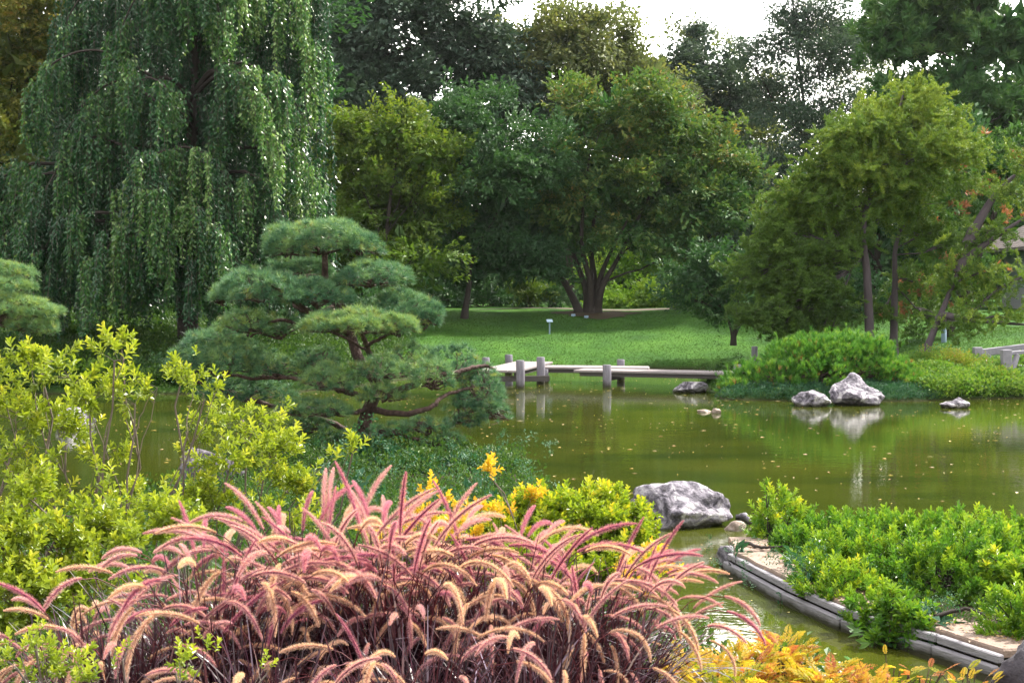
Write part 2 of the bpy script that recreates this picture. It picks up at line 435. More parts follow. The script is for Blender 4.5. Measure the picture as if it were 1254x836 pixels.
bg = N(nt, 'ShaderNodeBackground'); bg.inputs['Strength'].default_value = .1
L(gm.outputs[0], bg.inputs['Color']); wo = N(nt, 'ShaderNodeOutputWorld'); L(bg.outputs[0], wo.inputs['Surface'])
SC.view_settings.view_transform = 'Standard'; SC.view_settings.look = 'None'; SC.view_settings.gamma = 1
SC.view_settings.exposure = 1.2
SC.cycles.max_bounces = 6; SC.cycles.diffuse_bounces = 3; SC.cycles.glossy_bounces = 3; SC.cycles.transmission_bounces = 3
SC.cycles.volume_bounces = 0; SC.cycles.caustics_reflective = False; SC.cycles.caustics_refractive = False
SC.cycles.use_adaptive_sampling = True; SC.cycles.adaptive_threshold = .02

# thin haze in the air
hz = Geo(); box(hz, (0, 45, 11), (260, 150, 26)); m, nt_h, out = mat('haze')
pv = N(nt_h, 'ShaderNodeVolumePrincipled'); pv.inputs['Color'].default_value = (.93, .95, 1, 1); pv.inputs['Density'].default_value = HAZE; pv.inputs['Anisotropy'].default_value = .3
nt_h.links.new(pv.outputs[0], out.inputs['Volume']); ho = tag(hz.build('haze', m), kind='stuff')
# ------------------------------------------------------------------ ground
xs = np.concatenate([[-600,-300,-150,-90,-60,-45], np.arange(-36, -14, .8), np.arange(-14, 16, .25), np.arange(16, 36, .8), [45,60,90,150,300,600]])
ys = np.concatenate([[-300,-100,-30,-10], np.arange(-4, 22, .25), np.arange(22, 34, .5), np.arange(34, 53, .25), np.arange(53, 75, 1), [80,90,110,150,250,400,800]])
X, Y = np.meshgrid(xs, ys); Z = gh(X, Y)
nx, ny = len(xs), len(ys)
i = np.arange(ny-1)[:, None]*nx+np.arange(nx-1)[None]
g = Geo(); g.add(np.stack([X, Y, Z], -1).reshape(-1, 3), np.stack([i, i+1, i+nx+1, i+nx], -1).reshape(-1, 4), .5, 0, True)
m, nt, out = mat('lawn_and_soil'); L = nt.links.new
ge = N(nt, 'ShaderNodeNewGeometry'); sp = N(nt, 'ShaderNodeSeparateXYZ'); L(ge.outputs['Position'], sp.inputs[0])
n1 = N(nt, 'ShaderNodeTexNoise'); n1.inputs['Scale'].default_value = .5; n1.inputs['Detail'].default_value = 5; L(ge.outputs['Position'], n1.inputs['Vector'])
n2 = N(nt, 'ShaderNodeTexNoise'); n2.inputs['Scale'].default_value = 7; n2.inputs['Detail'].default_value = 8; n2.inputs['Roughness'].default_value = .75; L(ge.outputs['Position'], n2.inputs['Vector'])
r1 = ramp(nt, [(.028,.085,.015), (.045,.125,.017), (.07,.165,.022)], [.3, .5, .72]); L(n1.outputs[0], r1.inputs[0])
r2 = ramp(nt, [(.6,)*3, (1.35,)*3], [.3, .7]); L(n2.outputs[0], r2.inputs[0])
ml = N(nt, 'ShaderNodeMix', data_type='RGBA', blend_type='MULTIPLY'); ml.inputs[0].default_value = 1; L(r1.outputs[0], ml.inputs[6]); L(r2.outputs[0], ml.inputs[7])
rs = ramp(nt, [(.025,.02,.014), (.07,.055,.038), (.04,.06,.02)], [.35, .55, .7]); L(n2.outputs[0], rs.inputs[0])
gy = N(nt, 'ShaderNodeMath', operation='GREATER_THAN'); gy.inputs[1].default_value = 32; L(sp.outputs[1], gy.inputs[0])
mxg = N(nt, 'ShaderNodeMix', data_type='RGBA'); L(gy.outputs[0], mxg.inputs[0]); L(rs.outputs[0], mxg.inputs[6]); L(ml.outputs[2], mxg.inputs[7])
# wet dark margin at the waterline and under it
zz = N(nt, 'ShaderNodeMapRange'); zz.inputs[1].default_value = .0; zz.inputs[2].default_value = .14; L(sp.outputs[2], zz.inputs[0])
mm = N(nt, 'ShaderNodeMix', data_type='RGBA'); L(zz.outputs[0], mm.inputs[0]); mm.inputs[6].default_value = (.03,.03,.012,1); L(mxg.outputs[2], mm.inputs[7])
p = N(nt, 'ShaderNodeBsdfPrincipled'); p.inputs['Roughness'].default_value = .9; p.inputs['Specular IOR Level'].default_value = .15; L(mm.outputs[2], p.inputs['Base Color'])
b = N(nt, 'ShaderNodeBump'); b.inputs['Strength'].default_value = 1; b.inputs['Distance'].default_value = .06; L(n2.outputs[0], b.inputs['Height']); L(b.outputs[0], p.inputs['Normal'])
L(p.outputs[0], out.inputs['Surface'])
tag(g.build('ground', m), kind='structure')

def drape(name, poly_x, yfun, w, matl, lift=.012, n=80):
    x = np.linspace(*poly_x, n); g = Geo(); V = []
    for k, xx in enumerate(x):
        yc = yfun(xx)
        for j in range(4):
            yy = yc-w/2+w*j/3+(.12*math.sin(xx*1.7+j) if j in (0, 3) else 0)
            V.append((xx, yy, G(xx, yy)+lift))
    i = np.arange(n-1)[:, None]*4+np.arange(3)[None]
    g.add(V, np.stack([i, i+4, i+5, i+1], -1).reshape(-1, 4), .5, 0, True)
    return tag(g.build(name, matl), kind='structure')
GRAVEL = rough_mat('pale_gravel', [(.1,.08,.07), (.2,.165,.14)], scale=30, bump=.6)
drape('gravel_path', (-30, 34), lambda x: 64.2+.6*math.sin(x*.12)-.03*x, 1.3, GRAVEL)
# mulch ring below the many-stemmed tree
g = Geo(); c = P(722, 387, 61.5); V = [(c[0], c[1], G(c[0], c[1])+.03)]; K = 40
for ring in (1, 2, 3):
    for k in range(K):
        a = k/K*2*np.pi; rr = ring/3*(1.5+.3*math.sin(a*3)+.2*math.sin(a*7)); xx = c[0]+.3+rr*math.cos(a)*1.1; yy = c[1]+rr*math.sin(a)*.75
        V.append((xx, yy, G(xx, yy)+.024))
g.add(V, [(0, 1+k, 1+(k+1) % K) for k in range(K)], .5, 0, True)
g.f[-1] = g.f[-1]
g2 = [(1+r_*K+k, 1+(r_+1)*K+k, 1+(r_+1)*K+(k+1) % K, 1+r_*K+(k+1) % K) for r_ in range(2) for k in range(K)]
g.v.append(np.zeros((0, 3))); g.f.append(np.array(g2)); g.a.append(np.full(len(g2), .5)); g.m.append(np.zeros(len(g2))); g.sm.append(np.ones(len(g2), bool))
tag(g.build('soil_patch', rough_mat('mulch', [(.03,.022,.014), (.08,.055,.03)], scale=12, bump=.8)), kind='structure')

# ------------------------------------------------------------------ water
m, nt, out = mat('pond_water'); L = nt.links.new
ge = N(nt, 'ShaderNodeNewGeometry')
mp = N(nt, 'ShaderNodeMapping'); mp.inputs['Scale'].default_value = (.8, 1.5, 1); L(ge.outputs['Position'], mp.inputs[0])
n1 = N(nt, 'ShaderNodeTexNoise'); n1.inputs['Scale'].default_value = .35; n1.inputs['Detail'].default_value = 5; L(mp.outputs[0], n1.inputs['Vector'])
r = ramp(nt, [(.022,.034,.005), (.038,.05,.006), (.055,.062,.008)], [.35, .5, .7]); L(n1.outputs[0], r.inputs[0])
p = N(nt, 'ShaderNodeBsdfPrincipled'); p.inputs['Roughness'].default_value = .02; p.inputs['IOR'].default_value = 1.38
L(r.outputs[0], p.inputs['Base Color'])
mp2 = N(nt, 'ShaderNodeMapping'); mp2.inputs['Scale'].default_value = (.7, 1.2, 1); L(ge.outputs['Position'], mp2.inputs[0])
n2 = N(nt, 'ShaderNodeTexNoise'); n2.inputs['Scale'].default_value = 3.0; n2.inputs['Detail'].default_value = 3; n2.inputs['Roughness'].default_value = .45; L(mp2.outputs[0], n2.inputs['Vector'])
n3 = N(nt, 'ShaderNodeTexNoise'); n3.inputs['Scale'].default_value = 11; n3.inputs['Detail'].default_value = 2; L(mp2.outputs[0], n3.inputs['Vector'])
b1 = N(nt, 'ShaderNodeBump'); b1.inputs['Strength'].default_value = 1; b1.inputs['Distance'].default_value = .002; L(n2.outputs[0], b1.inputs['Height'])
b2 = N(nt, 'ShaderNodeBump'); b2.inputs['Strength'].default_value = 1; b2.inputs['Distance'].default_value = .0012; L(n3.outputs[0], b2.inputs['Height']); L(b1.outputs[0], b2.inputs['Normal'])
L(b2.outputs[0], p.inputs['Normal']); L(p.outputs[0], out.inputs['Surface'])
g = Geo(); g.add([(-40, 6.5, 0), (40, 6.5, 0), (40, 53, 0), (-40, 53, 0)], [(0, 1, 2, 3)])
tag(g.build('pond_water', m), kind='structure')

# drifting leaves and specks
LEAFY = foliage('drifting_leaf', [(.35,.28,.05), (.55,.42,.12), (.5,.3,.2), (.6,.55,.35)], trans=.1)
n = 3600
cx = R.uniform(-9, 13, n); cy = R.uniform(10, 49, n)
cl = .7*np.sin(cx*.7+1)*np.sin(cy*.5)+.8*np.sin(cx*.5+cy*1.3)+.5*np.sin(cx*1.3-cy*2.1)-.3
k = (pond_sd(cx, cy) < -.05) & (R.uniform(-1.6, 1.4, n) < cl); cx, cy = cx[k], cy[k]; n = len(cx)
a = R.uniform(0, 6.28, n); g = Geo()
v, f = leaves(np.stack([cx, cy, np.full(n, .006)], -1), np.stack([np.cos(a), np.sin(a)*.8, np.zeros(n)], -1), np.tile([0, 0, 1.], (n, 1))+R.normal(0, .05, (n, 3)), (.02+.09*R.uniform(0, 1, n)**2.5)*(.6+cy/38), R.uniform(.02, .05, n), 'rhomb', .12)
g.add(v, f, np.tile(R.uniform(0, 1, n), 2))
tag(g.build('floating_leaves', LEAFY), 'yellow and pink specks of fallen leaves drifting on the pond', 'fallen leaves', kind='stuff')

# ------------------------------------------------------------------ far trees
F_BLUE = foliage('blue_green_leaf', [(.03,.06,.045), (.055,.1,.07), (.1,.15,.1)], trans=.2)
F_DARK = foliage('dark_green_leaf', [(.02,.065,.03), (.04,.11,.04), (.08,.17,.05)], trans=.25)
F_YG = foliage('yellow_green_leaf', [(.04,.1,.02), (.1,.18,.025), (.22,.26,.035)], trans=.35)
F_OL = foliage('olive_leaf', [(.05,.09,.02), (.11,.15,.03), (.22,.21,.04), (.34,.2,.07)], [0, .4, .72, 1], trans=.35)
F_MAP = foliage('turning_leaf', [(.025,.09,.035), (.06,.15,.04), (.15,.21,.045), (.36,.2,.07)], [0, .4, .72, .95], trans=.3)
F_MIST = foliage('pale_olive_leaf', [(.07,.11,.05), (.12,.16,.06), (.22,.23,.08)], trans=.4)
F_LARCH = foliage('yellow_needle', [(.03,.075,.018), (.12,.22,.03), (.36,.44,.055)], trans=.25)
F_PINE = foliage('far_pine_needle', [(.03,.095,.035), (.065,.16,.045), (.15,.24,.055)], trans=.25)
F_SHRUB = foliage('fresh_green_leaf', [(.07,.17,.025), (.15,.28,.035), (.28,.38,.05)], trans=.4)

TG = 'trees growing round the far lawn'
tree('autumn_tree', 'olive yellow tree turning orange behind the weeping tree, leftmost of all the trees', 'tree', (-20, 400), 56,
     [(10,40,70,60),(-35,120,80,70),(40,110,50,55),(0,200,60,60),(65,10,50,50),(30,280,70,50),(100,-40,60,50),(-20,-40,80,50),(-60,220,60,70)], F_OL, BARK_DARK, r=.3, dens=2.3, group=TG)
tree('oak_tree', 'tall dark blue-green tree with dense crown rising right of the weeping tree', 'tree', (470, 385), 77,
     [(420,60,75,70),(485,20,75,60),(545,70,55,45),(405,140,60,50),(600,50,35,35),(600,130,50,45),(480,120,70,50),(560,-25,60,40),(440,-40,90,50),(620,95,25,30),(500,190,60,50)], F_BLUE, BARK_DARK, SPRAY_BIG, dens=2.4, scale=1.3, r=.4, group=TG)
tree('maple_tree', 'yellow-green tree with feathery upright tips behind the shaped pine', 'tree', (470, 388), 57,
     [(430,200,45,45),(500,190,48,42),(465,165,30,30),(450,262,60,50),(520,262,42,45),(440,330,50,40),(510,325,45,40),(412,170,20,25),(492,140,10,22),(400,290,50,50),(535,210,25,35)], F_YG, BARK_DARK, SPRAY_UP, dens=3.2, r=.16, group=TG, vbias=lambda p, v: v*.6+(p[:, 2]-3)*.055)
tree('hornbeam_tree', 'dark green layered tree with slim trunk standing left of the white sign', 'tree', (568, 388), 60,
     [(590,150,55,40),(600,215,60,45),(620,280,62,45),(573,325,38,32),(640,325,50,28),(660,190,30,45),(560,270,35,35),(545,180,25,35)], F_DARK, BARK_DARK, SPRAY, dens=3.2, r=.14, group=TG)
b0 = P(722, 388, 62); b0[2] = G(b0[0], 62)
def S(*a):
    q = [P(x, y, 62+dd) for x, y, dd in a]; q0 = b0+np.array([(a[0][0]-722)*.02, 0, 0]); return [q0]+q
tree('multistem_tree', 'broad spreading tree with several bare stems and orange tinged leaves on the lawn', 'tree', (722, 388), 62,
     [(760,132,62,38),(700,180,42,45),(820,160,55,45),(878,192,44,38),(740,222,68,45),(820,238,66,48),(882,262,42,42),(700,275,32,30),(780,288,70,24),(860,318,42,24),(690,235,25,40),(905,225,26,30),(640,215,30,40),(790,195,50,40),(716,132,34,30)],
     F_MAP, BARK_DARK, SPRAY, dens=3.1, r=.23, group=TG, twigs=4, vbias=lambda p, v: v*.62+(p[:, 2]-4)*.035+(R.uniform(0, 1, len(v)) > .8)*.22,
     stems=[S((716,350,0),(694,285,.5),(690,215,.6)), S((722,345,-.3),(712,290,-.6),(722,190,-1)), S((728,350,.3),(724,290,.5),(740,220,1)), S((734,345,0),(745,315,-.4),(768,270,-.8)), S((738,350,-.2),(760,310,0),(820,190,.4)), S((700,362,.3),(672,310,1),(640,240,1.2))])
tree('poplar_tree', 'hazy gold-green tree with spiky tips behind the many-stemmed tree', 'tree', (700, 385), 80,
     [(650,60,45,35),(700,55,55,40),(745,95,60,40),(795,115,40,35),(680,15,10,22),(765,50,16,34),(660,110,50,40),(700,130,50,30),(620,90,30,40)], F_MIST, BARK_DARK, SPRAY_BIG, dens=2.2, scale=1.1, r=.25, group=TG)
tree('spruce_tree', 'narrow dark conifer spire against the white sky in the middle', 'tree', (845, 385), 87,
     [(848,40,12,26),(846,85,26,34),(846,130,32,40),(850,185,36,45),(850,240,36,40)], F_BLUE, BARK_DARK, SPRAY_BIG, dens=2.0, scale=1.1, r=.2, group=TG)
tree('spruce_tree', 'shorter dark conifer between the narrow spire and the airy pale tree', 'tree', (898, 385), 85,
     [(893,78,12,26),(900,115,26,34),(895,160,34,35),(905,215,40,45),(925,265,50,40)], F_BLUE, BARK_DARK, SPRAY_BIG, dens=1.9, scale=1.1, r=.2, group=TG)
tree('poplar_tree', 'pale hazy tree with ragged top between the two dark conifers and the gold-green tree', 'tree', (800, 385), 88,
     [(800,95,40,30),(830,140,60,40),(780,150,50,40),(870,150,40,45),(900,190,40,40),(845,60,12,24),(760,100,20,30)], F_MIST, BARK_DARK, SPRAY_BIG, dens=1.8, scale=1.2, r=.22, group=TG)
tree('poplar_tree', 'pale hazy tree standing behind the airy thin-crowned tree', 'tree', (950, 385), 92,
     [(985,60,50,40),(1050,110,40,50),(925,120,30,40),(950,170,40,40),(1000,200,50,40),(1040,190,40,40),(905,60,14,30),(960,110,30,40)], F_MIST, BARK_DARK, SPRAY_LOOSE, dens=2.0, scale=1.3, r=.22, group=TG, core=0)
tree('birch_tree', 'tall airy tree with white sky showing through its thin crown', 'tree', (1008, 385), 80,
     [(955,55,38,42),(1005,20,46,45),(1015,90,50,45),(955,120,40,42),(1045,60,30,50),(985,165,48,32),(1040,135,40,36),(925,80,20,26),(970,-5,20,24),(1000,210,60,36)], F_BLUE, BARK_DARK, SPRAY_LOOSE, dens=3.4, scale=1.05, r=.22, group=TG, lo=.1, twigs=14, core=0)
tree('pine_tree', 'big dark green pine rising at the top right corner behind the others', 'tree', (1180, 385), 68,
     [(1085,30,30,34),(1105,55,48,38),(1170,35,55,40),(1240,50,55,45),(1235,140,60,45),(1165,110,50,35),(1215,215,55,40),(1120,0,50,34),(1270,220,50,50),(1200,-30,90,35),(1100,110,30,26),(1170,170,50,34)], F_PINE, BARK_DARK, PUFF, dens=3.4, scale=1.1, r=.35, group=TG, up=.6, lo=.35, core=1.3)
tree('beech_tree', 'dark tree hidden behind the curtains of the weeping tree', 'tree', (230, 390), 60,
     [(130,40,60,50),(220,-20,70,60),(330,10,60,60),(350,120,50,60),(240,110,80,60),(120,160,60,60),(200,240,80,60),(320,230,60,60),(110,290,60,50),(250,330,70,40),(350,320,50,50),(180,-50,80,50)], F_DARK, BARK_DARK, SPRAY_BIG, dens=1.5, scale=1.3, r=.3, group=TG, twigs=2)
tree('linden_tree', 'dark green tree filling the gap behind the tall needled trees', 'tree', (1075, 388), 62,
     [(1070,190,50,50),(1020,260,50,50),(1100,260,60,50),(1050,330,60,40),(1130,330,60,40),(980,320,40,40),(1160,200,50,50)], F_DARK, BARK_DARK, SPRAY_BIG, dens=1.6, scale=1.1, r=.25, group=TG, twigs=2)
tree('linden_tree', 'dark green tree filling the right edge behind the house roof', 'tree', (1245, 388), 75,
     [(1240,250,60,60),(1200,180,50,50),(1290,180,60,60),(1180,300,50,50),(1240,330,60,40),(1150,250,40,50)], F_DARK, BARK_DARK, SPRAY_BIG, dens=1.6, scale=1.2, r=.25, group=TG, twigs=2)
# larch pair and leaning larch
B1 = P(1066, 434, 42)
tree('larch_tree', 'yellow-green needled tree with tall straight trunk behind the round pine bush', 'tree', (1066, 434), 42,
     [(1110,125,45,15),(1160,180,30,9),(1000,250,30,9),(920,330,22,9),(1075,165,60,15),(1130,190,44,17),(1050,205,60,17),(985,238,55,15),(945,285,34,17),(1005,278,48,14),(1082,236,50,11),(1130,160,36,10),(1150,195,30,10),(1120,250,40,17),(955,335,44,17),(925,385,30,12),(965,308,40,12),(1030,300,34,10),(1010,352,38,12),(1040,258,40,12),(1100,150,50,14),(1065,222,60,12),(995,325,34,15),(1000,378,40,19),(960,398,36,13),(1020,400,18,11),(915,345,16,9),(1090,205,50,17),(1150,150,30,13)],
     F_LARCH, BARK_GREY, LARCH, dens=5.4, cl=24, scale=.72, r=.15, group=TG, vbias=lambda p, v: v*.65+np.clip((p[:, 2]-4.2)*.09, -.3, .38), twigs=9, lo=.2, core=0, zj=.35, up=.1, limb_r=.22, out=.8,  # vbias darkens lower needles, painting in the crown's shaded interior
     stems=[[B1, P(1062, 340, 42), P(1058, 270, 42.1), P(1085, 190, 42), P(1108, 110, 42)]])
B2 = P(1094, 436, 43)
tree('larch_tree', 'needled tree with second dark trunk just right of the tallest yellow-green one', 'tree', (1094, 436), 43.2,
     [(1130,290,32,18),(1118,345,22,14),(1150,225,30,18),(1135,390,26,14),(1082,385,18,10),(1165,300,20,14)],
     F_LARCH, BARK_GREY, LARCH, dens=3.6, cl=26, scale=.72, r=.13, group=TG, twigs=9, lo=.15, core=0, zj=.6, limb_r=.3, vbias=lambda p, v: v*.6,
     stems=[[B2, P(1096, 350, 43.2), P(1100, 290, 43.2), P(1140, 220, 43.4)]])
B3 = P(1133, 432, 41)
tree('larch_tree', 'leaning slender needled tree with open branches in front of the house roof', 'tree', (1133, 432), 41,
     [(1230,240,26,14),(1256,205,24,12),(1200,335,22,12),(1250,340,20,8),(1180,395,26,12),(1235,390,24,10),(1215,285,22,12),(1160,350,20,16),(1190,300,16,12),(1220,355,24,12)],
     F_LARCH, BARK_GREY, LARCH, dens=3.4, scale=.7, r=.15, group=TG, twigs=7, lo=.1, core=0, zj=.6,
     stems=[[B3, P(1152, 385, 41), P(1176, 325, 41), P(1190, 280, 41)], [P(1176, 325, 41), P(1205, 300, 40.8), P(1262, 262, 40.6)], [P(1188, 290, 41), P(1222, 235, 41.2), P(1262, 200, 41.4)], [P(1152, 385, 41), P(1190, 392, 40.7), P(1262, 398, 40.5)]])
CONE = foliage('turning_sumac_leaf', [(.03,.1,.03), (.07,.17,.04), (.12,.2,.04), (.42,.17,.1)], [0, .35, .6, .72], trans=.3)
tree('chestnut_tree', 'green tree dotted with salmon orange tufts behind the leaning larch', 'tree', (1160, 400), 47.5,
     [(1185,205,34,26),(1150,262,44,36),(1205,262,40,30),(1145,330,44,34),(1190,330,34,26),(1225,200,32,26),(1130,375,40,26),(1250,170,26,22)], CONE, BARK_DARK, PUFF, dens=2.1, scale=.62, r=.14, group=TG, up=.5,
     vbias=lambda p, v: v*.55+(np.sin(p[:, 0]*3.1)*np.sin(p[:, 2]*3.7) > .35)*.6)
tree('japanese_maple', 'small dark spreading maple at the right end of the lawn', 'tree', (898, 416), 50.5,
     [(858,345,38,16),(902,338,42,22),(880,375,34,12),(925,368,26,18),(840,365,20,10),(945,345,26,20),(870,318,30,14)], F_DARK, BARK_DARK, SPRAY, dens=3.6, scale=.8, r=.09, group=TG,
     stems=[[P(898,416,50.5), P(893,395,50.5), P(880,372,50.4), P(860,350,50.3)], [P(898,416,50.5), P(902,395,50.6), P(905,365,50.6), P(912,340,50.8)], [P(898,416,50.5), P(906,398,50.4), P(922,378,50.3), P(935,360,50.2)]])

# understorey shrubs
def fbush(name, label, px, py, d, blobs, fm, tp, dens, scale, grp='shrubs below the far trees', **k):
    c = P(px, py, d); s = d/F
    z0 = G(c[0], d)
    bb = [((b[0]-px)*s, (b[4] if len(b) > 4 else 0), P(b[0], b[1], d)[2]-z0, b[2]*s, (b[2]+b[3])*.5*s, b[3]*s) for b in blobs]
    return bush(name, label, 'shrub', (c[0], d), bb, fm, tp, dens, scale, group=grp, **k)
fbush('round_shrub', 'dark clipped round shrub left of the bare stems', 672, 385, 65.5, [(674,366,30,20)], F_DARK, SPRAY, 5, .45)
fbush('weeping_shrub', 'low arching yellow-green shrub left of the bare stems', 650, 385, 64.5, [(640,350,26,14),(655,362,20,14)], F_YG, SPRAY, 4, .6, up=0)
fbush('bright_shrub', 'bright yellow-green mounded shrub right of the bare stems, beside the path', 775, 385, 67, [(775,368,36,17),(810,360,34,14),(745,372,20,12)], F_SHRUB, SPRAY, 4, .6, up=.1)
fbush('bright_shrub', 'bright spreading shrub under the drooping crown, nearest the small dark maple', 832, 385, 66.5, [(830,372,28,14),(856,366,22,12),(800,376,24,10)], F_SHRUB, SPRAY, 4, .6, up=.1)
fbush('tall_shrub', 'tall loose bright shrub seen between the bare stems', 760, 385, 71, [(760,330,44,30),(720,345,30,24),(800,325,34,26),(820,300,30,20)], F_SHRUB, SPRAY_LOOSE, 3.2, .8)
fbush('dark_hedge', 'dark low hedge behind the slim-trunked tree', 590, 386, 68, [(560,368,34,20),(610,366,36,22),(640,372,30,16),(530,366,34,24),(490,366,34,24)], F_DARK, SPRAY, 3.5, .8)
fbush('yew_shrub', 'dark shrub behind the two trunks of the needled trees', 1070, 395, 58, [(1050,372,40,26),(1110,370,40,26),(1000,370,34,26)], F_DARK, SPRAY, 3.2, .9)
fbush('bank_shrub', 'fresh green low shrub below the weeping tree, beside the small spreading pine', 85, 470, 38.6, [(90,455,34,16),(135,462,26,12),(60,462,24,12)], F_SHRUB, SPRAY, 5, .4, grp='low shrubs on the left bank')
fbush('bank_shrub', 'mid green low shrub below the weeping tree, behind the pine pads', 240, 470, 38.8, [(200,458,34,16),(250,455,30,16),(170,462,20,12)], F_DARK, SPRAY, 5, .4, grp='low shrubs on the left bank')

for lab, px, py, d, bl_ in [('dark tall shrub behind the foot of the weeping tree, left side', 60, 425, 50, [(40,380,60,45),(-20,370,50,50)]), ('dark tall shrub directly behind the trunk of the weeping tree', 210, 425, 50.5, [(150,385,60,40),(220,380,60,42)]),
        ('dark tall shrub between the weeping tree and the shaped pine', 330, 425, 50.5, [(300,385,50,38),(370,385,50,36)]), ('dark shrub glimpsed through the middle tiers of the shaped pine', 430, 422, 51, [(430,392,50,30)])]:
    fbush('tall_dark_shrub', lab, px, py, d, bl_, F_DARK, SPRAY, 4, .8, grp='tall dark shrubs on the left bank')
# far-off wood as one mass
g = Geo(); bl = []
for xx in np.arange(-52, 52, 6.5):
    yy = 94+R.uniform(-4, 4); hh = 15+1.2*math.sin(xx*.3); hh = 24 if (xx < -12 or xx > 29) else (9.5 if 14 < xx <= 29 else hh)
    bl.append((np.array([xx, yy, hh*.35+1.5]), np.array([5, 3, hh*.62])))
for xx in np.arange(-50, 52, 5.): bl.append((np.array([xx, 91+R.uniform(-1, 1), 3.2]), np.array([4.2, 2, 3.6])))
crown_geo(g, bl, SPRAY_BIG, 6, 2.2, .7, .3, low_cut=-.95, lo=.6, core=2.2)
tag(g.build('far_wood', F_DARK), 'dark mass of woodland filling the gaps between the trees', 'wood', kind='stuff')

# ------------------------------------------------------------------ weeping tree
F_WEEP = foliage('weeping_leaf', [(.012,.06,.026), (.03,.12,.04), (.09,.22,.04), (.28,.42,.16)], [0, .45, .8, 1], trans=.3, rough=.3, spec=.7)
B = P(232, 430, 43); B[2] = G(B[0], 43)
root = thing('weeping_tree', B, 'huge weeping tree with curtains of hanging dark leaves on the left bank', 'tree', TG)
g = Geo(); w = Geo(); wt = Geo()
tube(w, curve([B-[0, 0, .2], P(228, 330, 43), P(235, 200, 43.1), P(240, 60, 43), P(235, -80, 43)], 8), np.linspace(.34, .1, 33), 10)
def curtain(pts, dd, n, drop, mess=.12, vlo=0, vhi=.8, leafL=.135, limbr=.045, minl=.35, depth=.5):
    """arching limb through photo points pts at depth 43+dd with n strands hanging from it, drop in metres"""
    c = curve([P(x, y, 43+dd+R.normal(0, .12)) for x, y in pts], 9)
    full = curve([P(236, pts[0][1]+30, 43), P((236+pts[0][0])/2, pts[0][1]+4, 43+dd*.6)]+[tuple(c[0])], 6)
    tube(w, np.vstack([full[:-1], c]), np.linspace(limbr*1.6, .012, len(full)-1+len(c)), 6)
    us = []
    for _ in range(int(n*2.1/7)+2):
        uu = R.uniform(0, 1); vb_ = R.uniform(vlo, vhi); ob = R.normal(0, depth); bl_ = R.uniform(.6, 1); cxb = R.normal(0, mess)
        for q_ in range(8): us.append((np.clip(uu+R.normal(0, .035), 0, 1), vb_+R.normal(0, .08), ob, bl_, cxb))
    for u, vB, ob, bl_, cxb in us:
        k = u*(len(c)-1); i = int(k); q = c[i]+(c[min(i+1, len(c)-1)]-c[i])*(k-i)
        q0x = q[0]; q = q+np.array([cxb+R.normal(0, .09), ob+R.normal(0, .09), R.normal(0, .05)])
        Ls = drop*bl_*(1-min(abs(q[0]-q0x-cxb)*3, .5))*R.uniform(.55, 1); m = max(int(Ls/.03), 8); t = np.linspace(0, 1, m)
        ox = R.normal(0, .05)+ (q[0]-B[0])*.012; oy = R.normal(0, .06)-.05
        pl = np.stack([q[0]+ox*np.sqrt(t)*Ls+.03*np.sin(t*5+R.uniform(0, 6)), q[1]+oy*np.sqrt(t)*Ls, q[2]-Ls*(t**1.1)], -1)
        if pl[-1, 2] < G(pl[-1, 0], pl[-1, 1])+.25:
            pl = pl[pl[:, 2] > G(pl[0, 0], pl[0, 1])+.25]; m = len(pl)
            if m < 5: continue
        tube(wt, pl[::max(m//6, 1)], .005, 3, cap=False)
        az = R.uniform(0, 6.28, m)
        d = np.stack([np.cos(az)*.75, np.sin(az)*.75, -R.uniform(.5, 1.1, m)], -1)
        LL = leafL*R.uniform(.7, 1.25, m)
        v, f = leaves(pl+R.normal(0, .03, pl.shape), d, rdirs(m), LL, LL*.52, 'rhomb')
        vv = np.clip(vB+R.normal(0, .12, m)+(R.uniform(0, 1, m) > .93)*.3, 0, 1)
        g.add(v, f, np.tile(vv, 2))
# back / inner curtains, shade between tiers put into darker leaf colour
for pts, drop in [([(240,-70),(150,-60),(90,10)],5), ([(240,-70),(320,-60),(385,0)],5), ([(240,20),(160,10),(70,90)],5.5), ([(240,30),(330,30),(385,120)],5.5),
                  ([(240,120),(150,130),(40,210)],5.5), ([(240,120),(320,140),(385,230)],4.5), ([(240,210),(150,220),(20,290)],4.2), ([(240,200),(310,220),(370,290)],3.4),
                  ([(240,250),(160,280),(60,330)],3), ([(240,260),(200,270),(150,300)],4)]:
    curtain(pts, 1.1, 60, drop, .4, -.1, .15, depth=.7)
